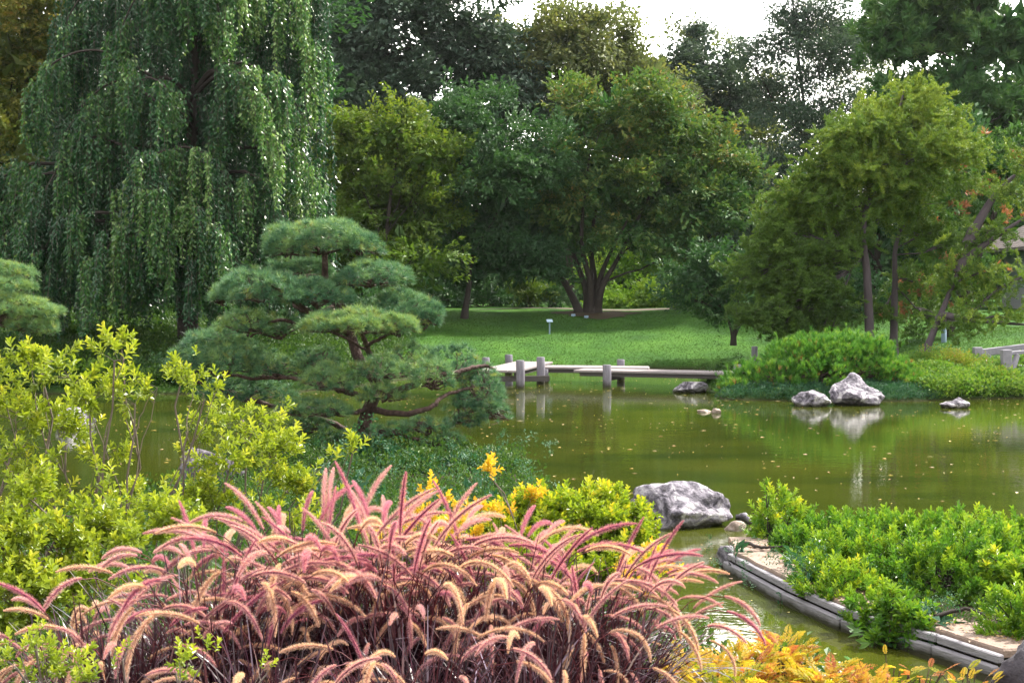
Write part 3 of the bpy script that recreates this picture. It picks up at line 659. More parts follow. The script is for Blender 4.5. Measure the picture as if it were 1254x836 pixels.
# top domes, right-hand ones coloured lighter for the sun side
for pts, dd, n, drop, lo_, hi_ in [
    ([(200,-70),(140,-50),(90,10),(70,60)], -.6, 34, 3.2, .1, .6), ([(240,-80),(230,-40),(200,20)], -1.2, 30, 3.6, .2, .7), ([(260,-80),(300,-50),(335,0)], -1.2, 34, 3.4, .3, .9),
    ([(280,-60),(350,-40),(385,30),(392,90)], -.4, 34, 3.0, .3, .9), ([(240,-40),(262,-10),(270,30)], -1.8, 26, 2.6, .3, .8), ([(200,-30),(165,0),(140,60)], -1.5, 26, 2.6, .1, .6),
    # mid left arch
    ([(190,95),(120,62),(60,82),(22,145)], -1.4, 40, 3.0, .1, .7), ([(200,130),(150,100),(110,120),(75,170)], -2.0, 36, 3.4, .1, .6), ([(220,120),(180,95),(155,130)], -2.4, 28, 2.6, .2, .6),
    # mid right arch, sunlit tone put into the leaf colour
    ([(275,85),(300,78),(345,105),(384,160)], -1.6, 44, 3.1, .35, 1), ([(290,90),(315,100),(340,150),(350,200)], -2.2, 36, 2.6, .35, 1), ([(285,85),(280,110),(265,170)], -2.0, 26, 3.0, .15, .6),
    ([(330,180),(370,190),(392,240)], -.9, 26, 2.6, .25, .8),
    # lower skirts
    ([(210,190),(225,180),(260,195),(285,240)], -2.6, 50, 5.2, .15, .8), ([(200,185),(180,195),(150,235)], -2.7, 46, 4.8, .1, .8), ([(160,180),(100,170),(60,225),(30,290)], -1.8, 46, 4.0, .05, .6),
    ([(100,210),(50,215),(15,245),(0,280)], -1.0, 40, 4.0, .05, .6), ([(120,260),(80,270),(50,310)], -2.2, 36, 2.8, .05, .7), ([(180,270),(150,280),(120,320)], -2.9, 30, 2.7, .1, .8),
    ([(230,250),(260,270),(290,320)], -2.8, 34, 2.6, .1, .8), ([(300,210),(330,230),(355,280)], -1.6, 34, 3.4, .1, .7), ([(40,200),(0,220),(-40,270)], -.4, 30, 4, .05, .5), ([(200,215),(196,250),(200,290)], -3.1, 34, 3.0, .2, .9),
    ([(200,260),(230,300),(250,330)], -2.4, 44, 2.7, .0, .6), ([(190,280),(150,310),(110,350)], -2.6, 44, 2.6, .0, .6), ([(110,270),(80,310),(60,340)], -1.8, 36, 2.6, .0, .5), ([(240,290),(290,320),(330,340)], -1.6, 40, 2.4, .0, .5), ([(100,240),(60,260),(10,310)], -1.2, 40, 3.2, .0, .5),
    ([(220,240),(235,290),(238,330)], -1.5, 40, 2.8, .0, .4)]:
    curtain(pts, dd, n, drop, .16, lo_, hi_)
g.build('crown', F_WEEP, root, sub=B); w.build('trunk', BARK_DARK, root, sub=B); wt.build('twig', BARK_TWIG, root, sub=B)
#==PART3==
# ------------------------------------------------------------------ shaped pines
F_NIW = foliage('pine_needle', [(.04,.11,.075), (.09,.21,.12), (.2,.33,.13), (.32,.42,.1), (.24,.24,.13)], [0, .35, .66, .85, 1], trans=.25, rough=.45)
TUFT = [tuft_tpl(n=38, L=.105, W=.0056, seed=i, back=.15) for i in range(4)]
PG = 'shaped pines'
def pad(g, w, C, Rr, dens, vlo, vhi, n_tw=16, anchor=None, drape_=0.0, brown=.05):
    """flat cloud of needle tufts with its own twigs"""
    n = int(dens*np.pi*Rr[0]*Rr[1])
    d = rdirs(n*2); d = d[d[:, 2] > -.35][:n]
    ph = R.uniform(0, 6)
    lump = 1+.12*np.sin(d[:, 0]*6+ph)+.1*np.sin(d[:, 1]*7+ph*2)
    k = (1-.3*R.uniform(0, 1, len(d))**2)*lump
    p = C+d*Rr*k[:, None]; p[:, 2] -= drape_*((d[:, 0]**2+d[:, 1]**2))*Rr[2]
    X = nrm(d/Rr)*.55+np.array([0, 0, .6])+R.normal(0, .28, p.shape)
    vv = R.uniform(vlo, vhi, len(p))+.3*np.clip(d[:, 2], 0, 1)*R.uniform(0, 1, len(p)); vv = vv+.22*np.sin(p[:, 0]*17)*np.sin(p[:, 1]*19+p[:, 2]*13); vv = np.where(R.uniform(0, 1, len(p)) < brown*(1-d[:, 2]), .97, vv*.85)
    scatter(g, TUFT, p, X, rdirs(len(p)), R.uniform(.75, 1.2, len(p)), vv*1.15)
    a = C-np.array([0, 0, Rr[2]*.7]) if anchor is None else anchor
    for _ in range(n_tw):
        j = R.integers(0, len(p)); e = p[j]-np.array([0, 0, Rr[2]*.12])
        q = limb(w, a+R.normal(0, .03, 3), e, .018, .006, -.02, .09, n=9, sides=5)
        for _ in range(3):
            dd = np.linalg.norm(p-q[6], axis=1); jj = R.choice(np.argsort(dd)[:60]); limb(w, q[R.integers(3, 7)], p[jj]-np.array([0, 0, .04]), .007, .003, 0, .1, n=5, sides=4)
B = P(446, 572, 19.6); B[2] = G(B[0], 19.6)
root = thing('shaped_pine', B, 'cloud pruned pine with blue-green pads and crooked trunk leaning over the pond', 'pine tree', PG)
g = Geo(); w = Geo()
D0 = 19.6
tr = curve([B-[0, 0, .15], P(444, 545, D0), P(447, 515, D0), P(455, 492, D0), P(462, 470, D0+.1), P(440, 440, D0+.2), P(428, 405, D0+.3), P(412, 370, D0+.3), P(399, 345, D0+.2), P(398, 320, D0+.1), P(397, 300, D0)], 7)
tube(w, tr, np.linspace(.115, .035, len(tr)), 9)
def br(*q, r0=.05, r1=.02):
    c = curve([P(a, b, D0+dd) for a, b, dd in q], 7); c[1:-1] += R.normal(0, .008, (len(c)-2, 3)); tube(w, c, np.linspace(r0, r1, len(c)), 7); return c
br((428,408,.3), (395,392,.0), (365,372,-.3), (338,352,-.5), (322,346,-.6)); br((412,372,.3), (388,385,0), (360,372,.2), (372,345,.4), (380,332,.6), r0=.035)
br((398,385,-.1), (372,360,-.4), (373,345,-.5), r0=.03); br((425,405,.3), (380,404,.1), (345,392,-.1), (318,398,0), r0=.035)
br((455,440,-.1), (448,420,-.5), (440,402,-.8), (432,396,-.9), r0=.045); br((448,425,-.4), (470,412,-.7), (500,405,-.7), r0=.025); br((450,430,-.2), (420,412,-.6), (390,398,-.7), r0=.02)
br((460,480,0), (490,478,-.4), (525,462,-.6), (560,455,-.5), (590,448,-.3), (605,452,-.2), r0=.055); br((452,500,0), (490,507,-.5), (525,500,-.8), (545,485,-.6), (590,470,0), r0=.05)
br((458,490,0), (420,478,-.4), (385,470,-.5), (350,462,-.2), (300,462,.2), (240,450,.4), r0=.045); br((452,500,0), (430,505,-.5), (400,500,-.7), (370,500,-.6), r0=.035)
br((446,525,0), (480,530,-.4), (520,540,-.6), (555,542,-.5), r0=.035); br((446,545,0), (410,520,.4), (340,500,.6), (280,480,.7), (230,465,.6), r0=.05)
br((446,552,0), (480,568,-.5), (520,562,-.6), (560,560,-.5), r0=.03); br((446,540,0), (415,555,-.4), (390,560,-.4), r0=.03)
br((400,350,.2), (440,345,.0), (470,340,-.1), r0=.03); br((412,372,.3), (455,385,.4), (490,385,.3), r0=.03)
pads = [ # px, py, hw, hh, dd, vlo, vhi, depth m, drape, density
 (392,292,66,22,0,.1,.75,.62,.3,520),(440,300,28,15,.1,.0,.4,.3,.3,420),(352,300,26,17,-.1,.1,.6,.3,.4,420),
 (368,330,42,11,.6,.1,.6,.4,.2,420),(455,337,44,17,-.05,.0,.6,.5,.3,460),
 (318,352,58,21,-.6,.05,.6,.55,.35,500),(385,360,44,17,-.4,.0,.4,.4,.3,460),(272,360,16,13,-.6,.3,.8,.2,.4,420),
 (490,375,46,20,.35,.0,.5,.5,.4,480),(520,388,20,13,.3,.0,.4,.3,.4,430),
 (440,394,62,14,-.85,.45,1,.45,.35,520),(490,400,22,10,-.75,.5,1,.28,.3,420),(400,392,22,10,-.6,.3,.8,.3,.3,420),
 (305,395,36,17,.0,.2,.9,.35,.4,330),(345,400,30,16,.1,.1,.8,.35,.3,300),
 (262,415,38,10,.5,.0,.5,.4,.4,300),
 (285,437,56,22,.35,.1,.75,.6,.35,460),(240,440,30,18,.4,.0,.5,.4,.4,420),(340,450,36,15,.0,.1,.8,.35,.3,300),(300,478,60,13,.6,.0,.4,.5,.4,300),
 (400,462,36,16,-.6,.3,.85,.4,.5,330),(390,440,26,14,.1,.1,.6,.4,.3,330),(470,450,40,15,-.5,.3,.8,.4,.4,280),(505,437,30,18,.1,.2,.8,.4,.4,330),(530,460,28,20,-.6,.3,.8,.35,.4,330),
 (555,445,34,24,.0,.0,.45,.4,.5,430),(590,468,30,26,-.2,.0,.5,.4,.9,460),(605,488,18,20,-.1,.0,.4,.28,1.1,430),(565,500,26,18,-.1,.0,.4,.3,.9,300),
 (400,500,32,10,-.6,.2,.8,.35,.4,280),(370,498,30,11,-.2,.1,.6,.35,.4,240),(470,480,30,12,-.5,.3,.8,.3,.4,250),(410,540,30,12,-.3,.0,.5,.3,.4,240),(380,520,26,10,0,.0,.5,.3,.4,240),
 (520,520,30,9,-.5,.1,.6,.3,.4,230),(545,540,28,9,-.5,.1,.6,.3,.4,230),(480,525,24,9,-.4,.1,.7,.25,.4,200),(555,562,30,7,-.5,.1,.6,.25,.4,200),(500,565,26,7,-.5,.1,.6,.25,.4,200),(440,300,10,8,0,0,.5,.2,.2,300)]
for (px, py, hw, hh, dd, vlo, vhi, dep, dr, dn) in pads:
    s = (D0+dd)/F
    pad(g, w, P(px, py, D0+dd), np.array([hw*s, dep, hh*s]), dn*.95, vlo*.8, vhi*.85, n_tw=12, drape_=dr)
g.build('needles', F_NIW, root, sub=B)['kind'] = 'stuff'; w.build('trunk', BARK_RED, root, sub=B)

B = P(-20, 430, 24); B[2] = G(B[0], 24)
if B[2] < 0: B[2] = -.1
root = thing('shaped_pine', B, 'small spreading green pine with two flat tiers at the left edge of the garden', 'pine tree', PG)
g = Geo(); w = Geo(); D0 = 24
tube(w, curve([B, P(-22, 400, 24), P(-14, 360, 24), P(-16, 330, 24)], 7), np.linspace(.14, .04, 22), 8)
for (px, py, hw, hh, dd, vlo, vhi, dep, dr, dn) in [(0,330,36,9,0,.4,.9,.5,.5,420),(-5,348,42,9,-.3,.4,.9,.5,.4,400),(10,372,56,13,-.3,.4,1,.7,.7,430),(40,392,30,10,-.2,.4,.9,.4,.7,380),(-20,362,40,12,.2,.4,.9,.5,.5,400),(52,402,16,7,-.1,.4,.9,.3,.5,380)]:
    s = (D0+dd)/F
    pad(g, w, P(px, py, D0+dd), np.array([hw*s, dep, hh*s]), dn, vlo, vhi*.8, n_tw=16, anchor=P(-16, 385, 24), drape_=dr)
g.build('needles', F_NIW, root, sub=B)['kind'] = 'stuff'; w.build('trunk', BARK_RED, root, sub=B)
# mugo pine on the far bank
B = P(1005, 488, 36.8); B[2] = G(B[0], 36.8)
root = thing('dwarf_pine', B, 'dense rounded mountain pine bush behind two pale rocks at the water', 'pine bush')
F_MUGO = foliage('mugo_needle', [(.03,.12,.025), (.08,.24,.04), (.2,.38,.05), (.34,.45,.08), (.3,.15,.08)], [0, .4, .75, .93, 1], trans=.3)
MT = [tuft_tpl(n=26, L=.15, W=.016, spread=.62, seed=i, back=.5, axis=.05) for i in range(4)]
g = Geo(); w = Geo()
for (px, py, hw, hh, dd) in [(912,472,28,20,-.1),(1108,468,22,22,-.1),(1000,458,64,34,0),(1025,425,52,16,.3),(985,432,44,18,.3),(950,468,42,26,.0),(1050,450,44,38,.2),(1085,462,28,30,.1),(1010,440,48,24,.2),(1030,428,40,14,.4),(925,474,26,20,0),(1100,474,18,18,.1),(975,440,34,20,.3),(1066,436,26,18,.4)]:
    D = 36.9+dd; s = D/F; C = P(px, py, D); Rr = np.array([hw*s, hw*s*.8+.3, hh*s])
    n = int(330*np.pi*Rr[0]*Rr[2])+60
    nc = max(n//9, 8); pc, dc = ellip_points(C, Rr, nc, .8, -.4); j = R.integers(0, len(pc), n)
    p = pc[j]+R.normal(0, .085, (n, 3)); X = nrm(dc[j]/Rr)*.5+np.array([0, -.05, .8])+R.normal(0, .3, (n, 3))
    vv = R.uniform(0, .6, n)+R.uniform(0, .3, nc+20)[j]; vv = np.where(R.uniform(0, 1, n) > .965, 1.2, vv)
    scatter(g, MT, p, X, rdirs(n), R.uniform(.7, 1.15, n), vv)
    for _ in range(16): limb(w, B+np.array([R.normal(0, .5), R.normal(0, .2), 0]), C+(dc[R.integers(0, len(dc))]*Rr*.8), .04, .012, .05, n=7, sides=5)
g.build('foliage', F_MUGO, root, sub=B)['kind'] = 'stuff'; w.build('stem', BARK_RED, root, sub=B)

# ------------------------------------------------------------------ rocks
ROCK = rough_mat('grey_lichen_rock', [(.03,.028,.035), (.12,.11,.14), (.28,.26,.31), (.55,.53,.56)], [.36, .45, .53, .62], scale=3.6, detail=14, bump=1, bscale=8, rough=.8, dist=1.3, bdist=.09, stain=.07)
ROCKD = rough_mat('dark_purple_rock', [(.03,.027,.033), (.11,.1,.12), (.26,.24,.28)], [.35, .55, .7], scale=5, detail=12, bump=1, bscale=12, rough=.8, dist=.7, bdist=.04)
ROCKT = rough_mat('tan_rock', [(.16,.12,.1), (.3,.24,.21), (.45,.4,.37)], [.35, .5, .65], scale=6, detail=10, bump=1, rough=.85, dist=.5)
def ico(sub):
    import bmesh
    bm = bmesh.new(); bmesh.ops.create_icosphere(bm, subdivisions=sub, radius=1)
    v = np.array([q.co[:] for q in bm.verts]); f = np.array([[q.index for q in t.verts] for t in bm.faces]); bm.free(); return v, f
ICO = {k: ico(k) for k in (3, 5)}
def rock(label, base, size, seed=0, m=ROCK, group=None, sub=5, amp=.3, cuts=9, peaks=(), rz=0, sink=.15, cat='rock', name='rock'):
    """base = ground point; size = full extents; flat facets cut by random planes"""
    v, f = ICO[sub]; v = v.copy(); g_ = np.random.default_rng(seed+100)
    for _ in range(cuts):
        n = nrm(g_.normal(size=3)); h = g_.uniform(.55, .85); e = v@n-h
        v = v-np.where(e[:, None] > 0, e[:, None]*n*.93, 0)
    out = []
    for q in v:
        a = Vector(q*1.7+seed*3.1); k = 1+amp*.5*mnoise.fractal(a, 1.0, 2.0, 4)+amp*.22*abs(mnoise.noise(a*2.7))+amp*.09*mnoise.fractal(a*6, .8, 2.1, 3)
        out.append(q*k)
    v = np.array(out)
    for (ax, ay, hh, wd) in peaks:
        v[:, 2] += hh*np.exp(-((v[:, 0]-ax)**2+(v[:, 1]-ay)**2)/wd)*(v[:, 2] > -.2)
    mn, mx_ = v.min(0), v.max(0); v = (v-(mn+mx_)/2)/(mx_-mn)
    v[:, 2] += .5-sink; v = v*np.array(size)*np.array([1, 1, 1/(1-sink)]); v = rot2(v, rz)
    g = Geo(); g.add(v, f, .5, 0, False)
    o = g.build(name, m, loc=[float(c) for c in base]); me = o.data
    me.polygons.foreach_set('use_smooth', np.ones(len(me.polygons), bool))
    return tag(o, label, cat, group)
def wrock(label, px0, px1, pyw, pytop, seed, dep=None, **k):
    w0 = WP((px0+px1)/2, pyw); d = w0[1]; wd = (px1-px0)/F*d; h = (pyw-pytop)/F*d
    dep = dep or wd*.7
    return rock(label, (w0[0], d+dep*.4, -.03), (wd, dep, h+.03), seed, **k)
RG = 'rocks round the pond'
wrock('largest grey rock with pale lichen and orange spot, beside the yellow-green shrub', 770, 902, 648, 593, 3, dep=.85, group=RG, peaks=[(-.1, 0, .25, .3)], sink=.2)
wrock('small tan stone at the right foot of the largest grey rock', 888, 916, 650, 638, 5, dep=.22, group=RG, m=ROCKT, sub=3)
wrock('small dark stone between the largest grey rock and the leafy shrub', 902, 922, 642, 628, 8, dep=.2, group=RG, sub=3)
wrock('pale peaked rock against the right side of the dwarf pine', 1019, 1087, 497, 457, 12, dep=1.1, group=RG, peaks=[(0, 0, .6, .12)])
wrock('lower pale rock left of the peaked one at the dwarf pine', 974, 1022, 498, 478, 15, dep=.8, group=RG, peaks=[(.1, 0, .3, .3)])
wrock('low grey boulder below the end of the footbridge', 825, 870, 481, 467, 21, dep=.8, group=RG)
wrock('flat stone just breaking the water in front of the grey boulder', 854, 872, 505, 501.5, 25, dep=.3, group=RG, m=ROCKT, sub=3)
wrock('tiny rounded pink stone at the end of the flat stone', 872, 884, 506, 500, 26, dep=.2, group=RG, m=ROCKT, sub=3)
wrock('small peaked rock alone in the water at the far right', 1154, 1191, 500, 487, 31, dep=.5, group=RG, peaks=[(.2, 0, .5, .1)])
def drock(label, px, py, d, wpx, hpx, seed, **k):
    c = P(px, py, d); s = d/F
    return rock(label, (c[0], c[1], c[2]-hpx*s*.3), (wpx*s, wpx*s*.8, hpx*s*1.3), seed, **k)
drock('white stone at the tip of the bank beside yellow leaved sprigs', 648, 608, 18.6, 44, 20, 41, group=RG)
drock('flat pale stone under the low branches of the shaped pine', 505, 588, 19.8, 60, 8, 42, group=RG)
drock('dark purple boulder behind the yellow-green leaves, left of the pine trunk', 262, 598, 17.2, 84, 52, 43, group=RG, m=ROCKD)
drock('grey-blue rock standing in the inlet seen through the leaves at far left', 92, 528, 28.5, 52, 30, 44, group=RG)
drock('dark low rock at the right edge of the dwarf pine', 1122, 470, 37.8, 34, 16, 45, group=RG, m=ROCKD)
drock('big dark boulder cut by the bottom right corner, beside the end of the edging', 1290, 868, 6.4, 170, 110, 46, group=RG, m=ROCKD)
drock('pale stone near the wooden railing, taller of two', 1207, 454, 37.9, 8, 14, 47, group=RG, sub=3, m=ROCKT)
drock('long tan stone under the wooden railing', 1247, 458, 38.3, 46, 12, 48, group=RG, sub=3, m=ROCKT)
# ------------------------------------------------------------------ wood
def wood(name, cols, scale=3, stretch=(1, 14, 14), bump=.4, stain=0): return rough_mat(name, cols, scale=scale, stretch=stretch, bump=bump, rough=.75, stain=stain)
DECK = wood('weathered_decking', [(.14,.12,.125), (.28,.25,.26), (.4,.36,.37)], bump=.8)
POSTM = wood('weathered_post', [(.05,.047,.06), (.18,.17,.21), (.34,.33,.39)], stretch=(9, 9, .8), stain=.16)
PALE = wood('pale_weathered_rail', [(.13,.13,.16), (.24,.23,.28), (.34,.33,.39)], stretch=(2, 2, 2))
DARKW = wood('dark_beam', [(.04,.035,.035), (.1,.09,.09)])
Bb = np.array([2.2, 42., 0.])
root = thing('footbridge', Bb, 'zigzag plank footbridge on round posts crossing low over the pond', 'footbridge')
def deck(A, Bq, width, z, npl=3, n=1):
    """planks running from A to B (centre line), beams underneath"""
    A = np.array(A, float); Bq = np.array(Bq, float); L_ = np.linalg.norm(Bq-A); a = math.atan2(*(Bq-A)[::-1]); c = (A+Bq)/2
    o = Geo(); pw = width/npl
    nn = np.array([-math.sin(a), math.cos(a)])
    for k in range(npl):
        cc = c+nn*((k+.5)*pw-width/2); box(o, (cc[0], cc[1], z-.035), (L_+R.uniform(-.1, .1), pw-.02, .07), a, bev=.012)
    o.build('deck', DECK, root, sub=Bb)
    o = Geo()
    for s in (-1, 1):
        cc = c+nn*s*(width/2-.12); box(o, (cc[0], cc[1], z-.075-.055), (L_-.3, .1, .1), a)
    o.build('beam', DARKW, root, sub=Bb)
deck((-.42, 41.0), (.72, 46.2), 1.25, .46, 4)
deck((.95, 43.2), (4.1, 42.6), 1.1, .47, 3)
deck((2.0, 42.0), (6.7, 40.3), 1.1, .44, 3)
def post(px, py_w, py_top, d, w=.25):
    c = P(px, py_w, d); h = (py_w-py_top)*d/F
    o = Geo(); z0 = -.3; zt = P(px, py_top, d)[2]
    pts = np.array([(c[0], d, z0), (c[0]+.01, d, zt*.5), (c[0], d, zt-.02), (c[0], d, zt)])
    tube(o, pts, np.array([w/2, w/2*.98, w/2*.96, w/2*.86]), 14)
    o.build('post', POSTM, root, sub=Bb)
for a in [(637,475,441,40.1),(662,470,437,41.6),(743,475,446.5,40.35),(760,474,440,43.6),(595,470,437.5,43.2,.24),(623,465,434,46.6,.26),(903,460,446,40.9,.24),(668,474,452,42.6,.18)]: post(*a)
for (x0, x1, y) in [(-.3, .85, 41.2), (2.7, 3.2, 41.9)]:
    o = Geo(); box(o, ((x0+x1)/2, y, .2), (x1-x0+.5, .12, .16), .2 if x0 < 0 else 1.1); o.build('crossbeam', DARKW, root, sub=Bb)
# post at the landing
c = P(924, 436, 43); o = Geo(); tube(o, [(c[0], 43, G(c[0], 43)-.1), (c[0], 43, P(924, 424, 43)[2])], [.1, .095], 12)
tag(o.build('wooden_post', POSTM), 'lone pale post standing behind the left edge of the dwarf pine', 'post')
# railing at the right
B = P(1197, 455, 38.6); B[2] = G(B[0], 38.6)
root = thing('wooden_railing', B, 'pale weathered timber railing with braced square posts at the far right', 'railing')
def rbeam(a, b, sz, nm, mt=PALE):
    a = np.array(a); b = np.array(b); L_ = np.linalg.norm(b-a); o = Geo()
    X = nrm(b-a); M = frames(X[None], np.array([[0, 0, 1.]]))[0]
    oo = Geo(); box(oo, (0, 0, 0), (L_, sz[0], sz[1]), 0, bev=.012)
    V = np.concatenate(oo.v)@M.T+(a+b)/2
    k = 0
    for vv, ff in zip(oo.v, oo.f): pass
    o.add(V, oo.f[0], .5)
    for ff in oo.f[1:]: o.f.append(ff); o.v.append(np.zeros((0, 3))); o.a.append(np.full(len(ff), .5)); o.m.append(np.zeros(len(ff))); o.sm.append(np.zeros(len(ff), bool))
    return o.build(nm, mt, root, sub=B)
def vpost(px, pyb, pyt, d, wd): rbeam(P(px, pyb, d), P(px, pyt, d), (wd, wd), 'post')
vpost(1197, 462, 425, 38.9, .22); vpost(1232, 466, 428, 37.4, .24)
vpost(1285, 466, 420, 39.4, .22)
rbeam(P(1200, 432, 39), P(1290, 421, 40.2), (.1, .2), 'rail'); rbeam(P(1236, 432.5, 37.6), P(1290, 428, 38.4), (.1, .1), 'rail')
rbeam(P(1211, 434, 39.1), P(1201, 455, 39), (.1, .14), 'brace'); rbeam(P(1246, 434, 37.7), P(1237, 462, 37.5), (.1, .14), 'brace')
rbeam(P(1240, 449, 38), P(1300, 447, 38.6), (.5, .08), 'plank')
# sign
B = P(673, 392, 57); B[2] = G(B[0], 57)
root = thing('plant_sign', B, 'small white slanted information sign on thin post at the top of the lawn', 'sign')
o = Geo(); tube(o, [B-[0, 0, .1], B+[0, 0, .5]], [.03, .03], 8); WH = rough_mat('white_paint', [(.2,.29,.4), (.28,.38,.5)], bump=.1)
o.build('post', WH, root, sub=B); o = Geo(); box(o, (0, 0, 0), (.25, .18, .02), 0, bev=.006)
q = o.build('panel', WH, root, loc=(0, 0, .53), rot=(math.radians(38), 0, math.radians(15)))
for i_, (px, py, d, l) in enumerate([(702, 387, 60.6, 'tiny white ground label left of the bare stems'), (718, 388, 60.2, 'tiny white ground label in front of the bare stems')]):
    c = P(px, py, d); z = G(c[0], d); o = Geo(); box(o, (c[0], d, z+.08), (.18, .03, .1), .1); box(o, (c[0], d+.025, z+.03), (.03, .02, .16), 0); tag(o.build('plant_label', WH), l, 'label', 'plant labels under the many-stemmed tree')
c = P(1156, 398, 45); z = G(c[0], 45); o = Geo(); tube(o, [(c[0], 45, z-.05), (c[0], 45, z+.42), (c[0], 45, z+.45)], [.08, .08, .05], 12)
tag(o.build('path_light', WH), 'short white round bollard beyond the leaning needled tree', 'bollard')

# ------------------------------------------------------------------ house
SH = mat('wood_shingles'); m, nt, out = SH; L = nt.links.new
tcn = N(nt, 'ShaderNodeTexCoord'); bk = N(nt, 'ShaderNodeTexBrick'); bk.inputs['Scale'].default_value = 1; bk.inputs['Brick Width'].default_value = .22; bk.inputs['Row Height'].default_value = .16
bk.inputs['Color1'].default_value = (.11,.095,.095,1); bk.inputs['Color2'].default_value = (.22,.19,.185,1); bk.inputs['Mortar'].default_value = (.05,.045,.045,1); bk.inputs['Mortar Size'].default_value = .012
mpn = N(nt, 'ShaderNodeMapping'); L(tcn.outputs['Object'], mpn.inputs[0]); mpn.inputs['Scale'].default_value = (1, 1, 1); 
cb = N(nt, 'ShaderNodeCombineXYZ'); spn = N(nt, 'ShaderNodeSeparateXYZ'); L(mpn.outputs[0], spn.inputs[0]); ad = N(nt, 'ShaderNodeMath', operation='ADD'); L(spn.outputs[0], ad.inputs[0]); L(spn.outputs[1], ad.inputs[1]); L(ad.outputs[0], cb.inputs[0]); 
m2 = N(nt, 'ShaderNodeMath', operation='MULTIPLY'); m2.inputs[1].default_value = 1.6; L(spn.outputs[2], m2.inputs[0]); L(m2.outputs[0], cb.inputs[1]); L(cb.outputs[0], bk.inputs['Vector'])
pn = N(nt, 'ShaderNodeBsdfPrincipled'); pn.inputs['Roughness'].default_value = .85; L(bk.outputs[0], pn.inputs['Base Color']); bn = N(nt, 'ShaderNodeBump'); bn.inputs['Distance'].default_value = .03; L(bk.outputs[1], bn.inputs['Height']); bn.invert = True; L(bn.outputs[0], pn.inputs['Normal']); L(pn.outputs[0], out.inputs['Surface'])
SHING = m
DW = 56; c = P(1235, 385, DW); z0 = G(c[0]+3, DW)
B = np.array([26.7, DW+3.5, z0-.2]); root = thing('house', B, 'low house with shingled roof and white walls half hidden by needled branches', 'house')
xl = 21.7; ze = P(1232, 300, DW)[2]; zr = P(1232, 262, DW)[2]
WALLM = rough_mat('white_plaster', [(.36,.37,.42), (.45,.46,.52)], bump=.1); BLU = rough_mat('blue_grey_panel', [(.3,.36,.46), (.4,.46,.56)], bump=.1)
o = Geo(); box(o, (xl+5, DW+3.5, (z0-.3+z0+.95)/2), (10, 7, 1.25)); o.build('base_wall', WALLM, root, sub=B)
o = Geo(); box(o, (xl+5, DW+3.5, (z0+.95+ze-.1)/2), (9.9, 6.9, ze-.1-z0-.95)); o.build('wall', BLU, root, sub=B)
o = Geo(); box(o, (xl+5, DW+3.5, z0-.32), (10.8, 7.8, .4)); o.build('plinth', DARKW, root, sub=B)
for k in range(4):
    f_ = Geo(); xx = xl+1.1+k*2.1; box(f_, (xx, DW+.03, z0+1.75), (1.5, .12, 1.3), 0, bev=.01); fo = f_.build('window', WH, root, sub=B)
    f_ = Geo(); box(f_, (xx, DW-.035, z0+1.75), (1.3, .02, 1.1)); gl, nt_, ou = mat('window_glass'); pg = N(nt_, 'ShaderNodeBsdfPrincipled'); pg.inputs['Base Color'].default_value = (.03,.04,.05,1); pg.inputs['Roughness'].default_value = .08; nt_.links.new(pg.outputs[0], ou.inputs[0]); f_.build('pane', gl, fo, sub=B)
for k in range(5):
    f_ = Geo(); xx = xl+.05+k*2.1; box(f_, (xx, DW-.06, (z0+.9+ze)/2), (.14, .14, ze-z0-.9)); f_.build('pillar', DARKW, root, sub=B)
o = Geo(); e = 1.0; x0, x1, y0, y1 = xl-e, xl+10+e, DW-e, DW+7+e; zz_ = zr+1.0
V = [(x0,y0,ze),(x1,y0,ze),(x1,y1,ze),(x0,y1,ze),(x0+3.2,DW+3.5,zz_),(x1-3.2,DW+3.5,zz_),(x0,y0,ze-.14),(x1,y0,ze-.14),(x1,y1,ze-.14),(x0,y1,ze-.14)]
o.add(V, [(0,1,5,4),(2,3,4,5),(0,6,7,1),(1,7,8,2),(2,8,9,3),(3,9,6,0),(6,9,8,7)]); o.add(V, [(1,2,5),(3,0,4)]); o.build('roof', SHING, root, sub=B)
#==PART4==
# ------------------------------------------------------------------ near shrubs
F_LIME = foliage('lime_leaf', [(.13,.2,.02), (.26,.34,.03), (.42,.46,.05), (.55,.5,.06)], [0, .45, .85, 1], trans=.4, rough=.38, spec=.5)
F_LIME2 = foliage('yellow_lime_leaf', [(.12,.21,.015), (.26,.36,.025), (.45,.46,.03), (.6,.42,.03)], [0, .5, .85, 1], trans=.4, rough=.4, spec=.45)
F_YEL = foliage('yellow_leaf', [(.5,.32,.02), (.65,.47,.04), (.7,.36,.03)], trans=.4, rough=.45)
F_BOX = foliage('glossy_green_leaf', [(.04,.13,.02), (.1,.24,.025), (.27,.4,.03), (.5,.5,.04)], [0, .4, .8, 1], trans=.35, rough=.33, spec=.55)
F_JUN = foliage('juniper_leaf', [(.02,.08,.04), (.04,.13,.065), (.08,.19,.09)], trans=.25)
F_HERB = foliage('herb_leaf', [(.02,.06,.015), (.045,.11,.02), (.09,.17,.025)], trans=.35)
F_GC = foliage('bright_ground_leaf', [(.06,.16,.03), (.13,.26,.035), (.25,.34,.07)], trans=.4)
F_RUST = foliage('rusty_green_leaf', [(.1,.18,.03), (.2,.26,.04), (.32,.22,.07), (.36,.14,.08)], [0, .5, .8, 1], trans=.4)
ROS = [shoot_tpl(n=9, H=.07, leaf=.052, ang=72, wr=.36, seed=i) for i in range(5)]
ROS2 = [shoot_tpl(n=9, H=.07, leaf=.042, ang=70, wr=.5, seed=i+9) for i in range(5)]
SHOOT = [shoot_tpl(n=17, H=.13, leaf=.068, ang=60, wr=.33, seed=i+20) for i in range(5)]
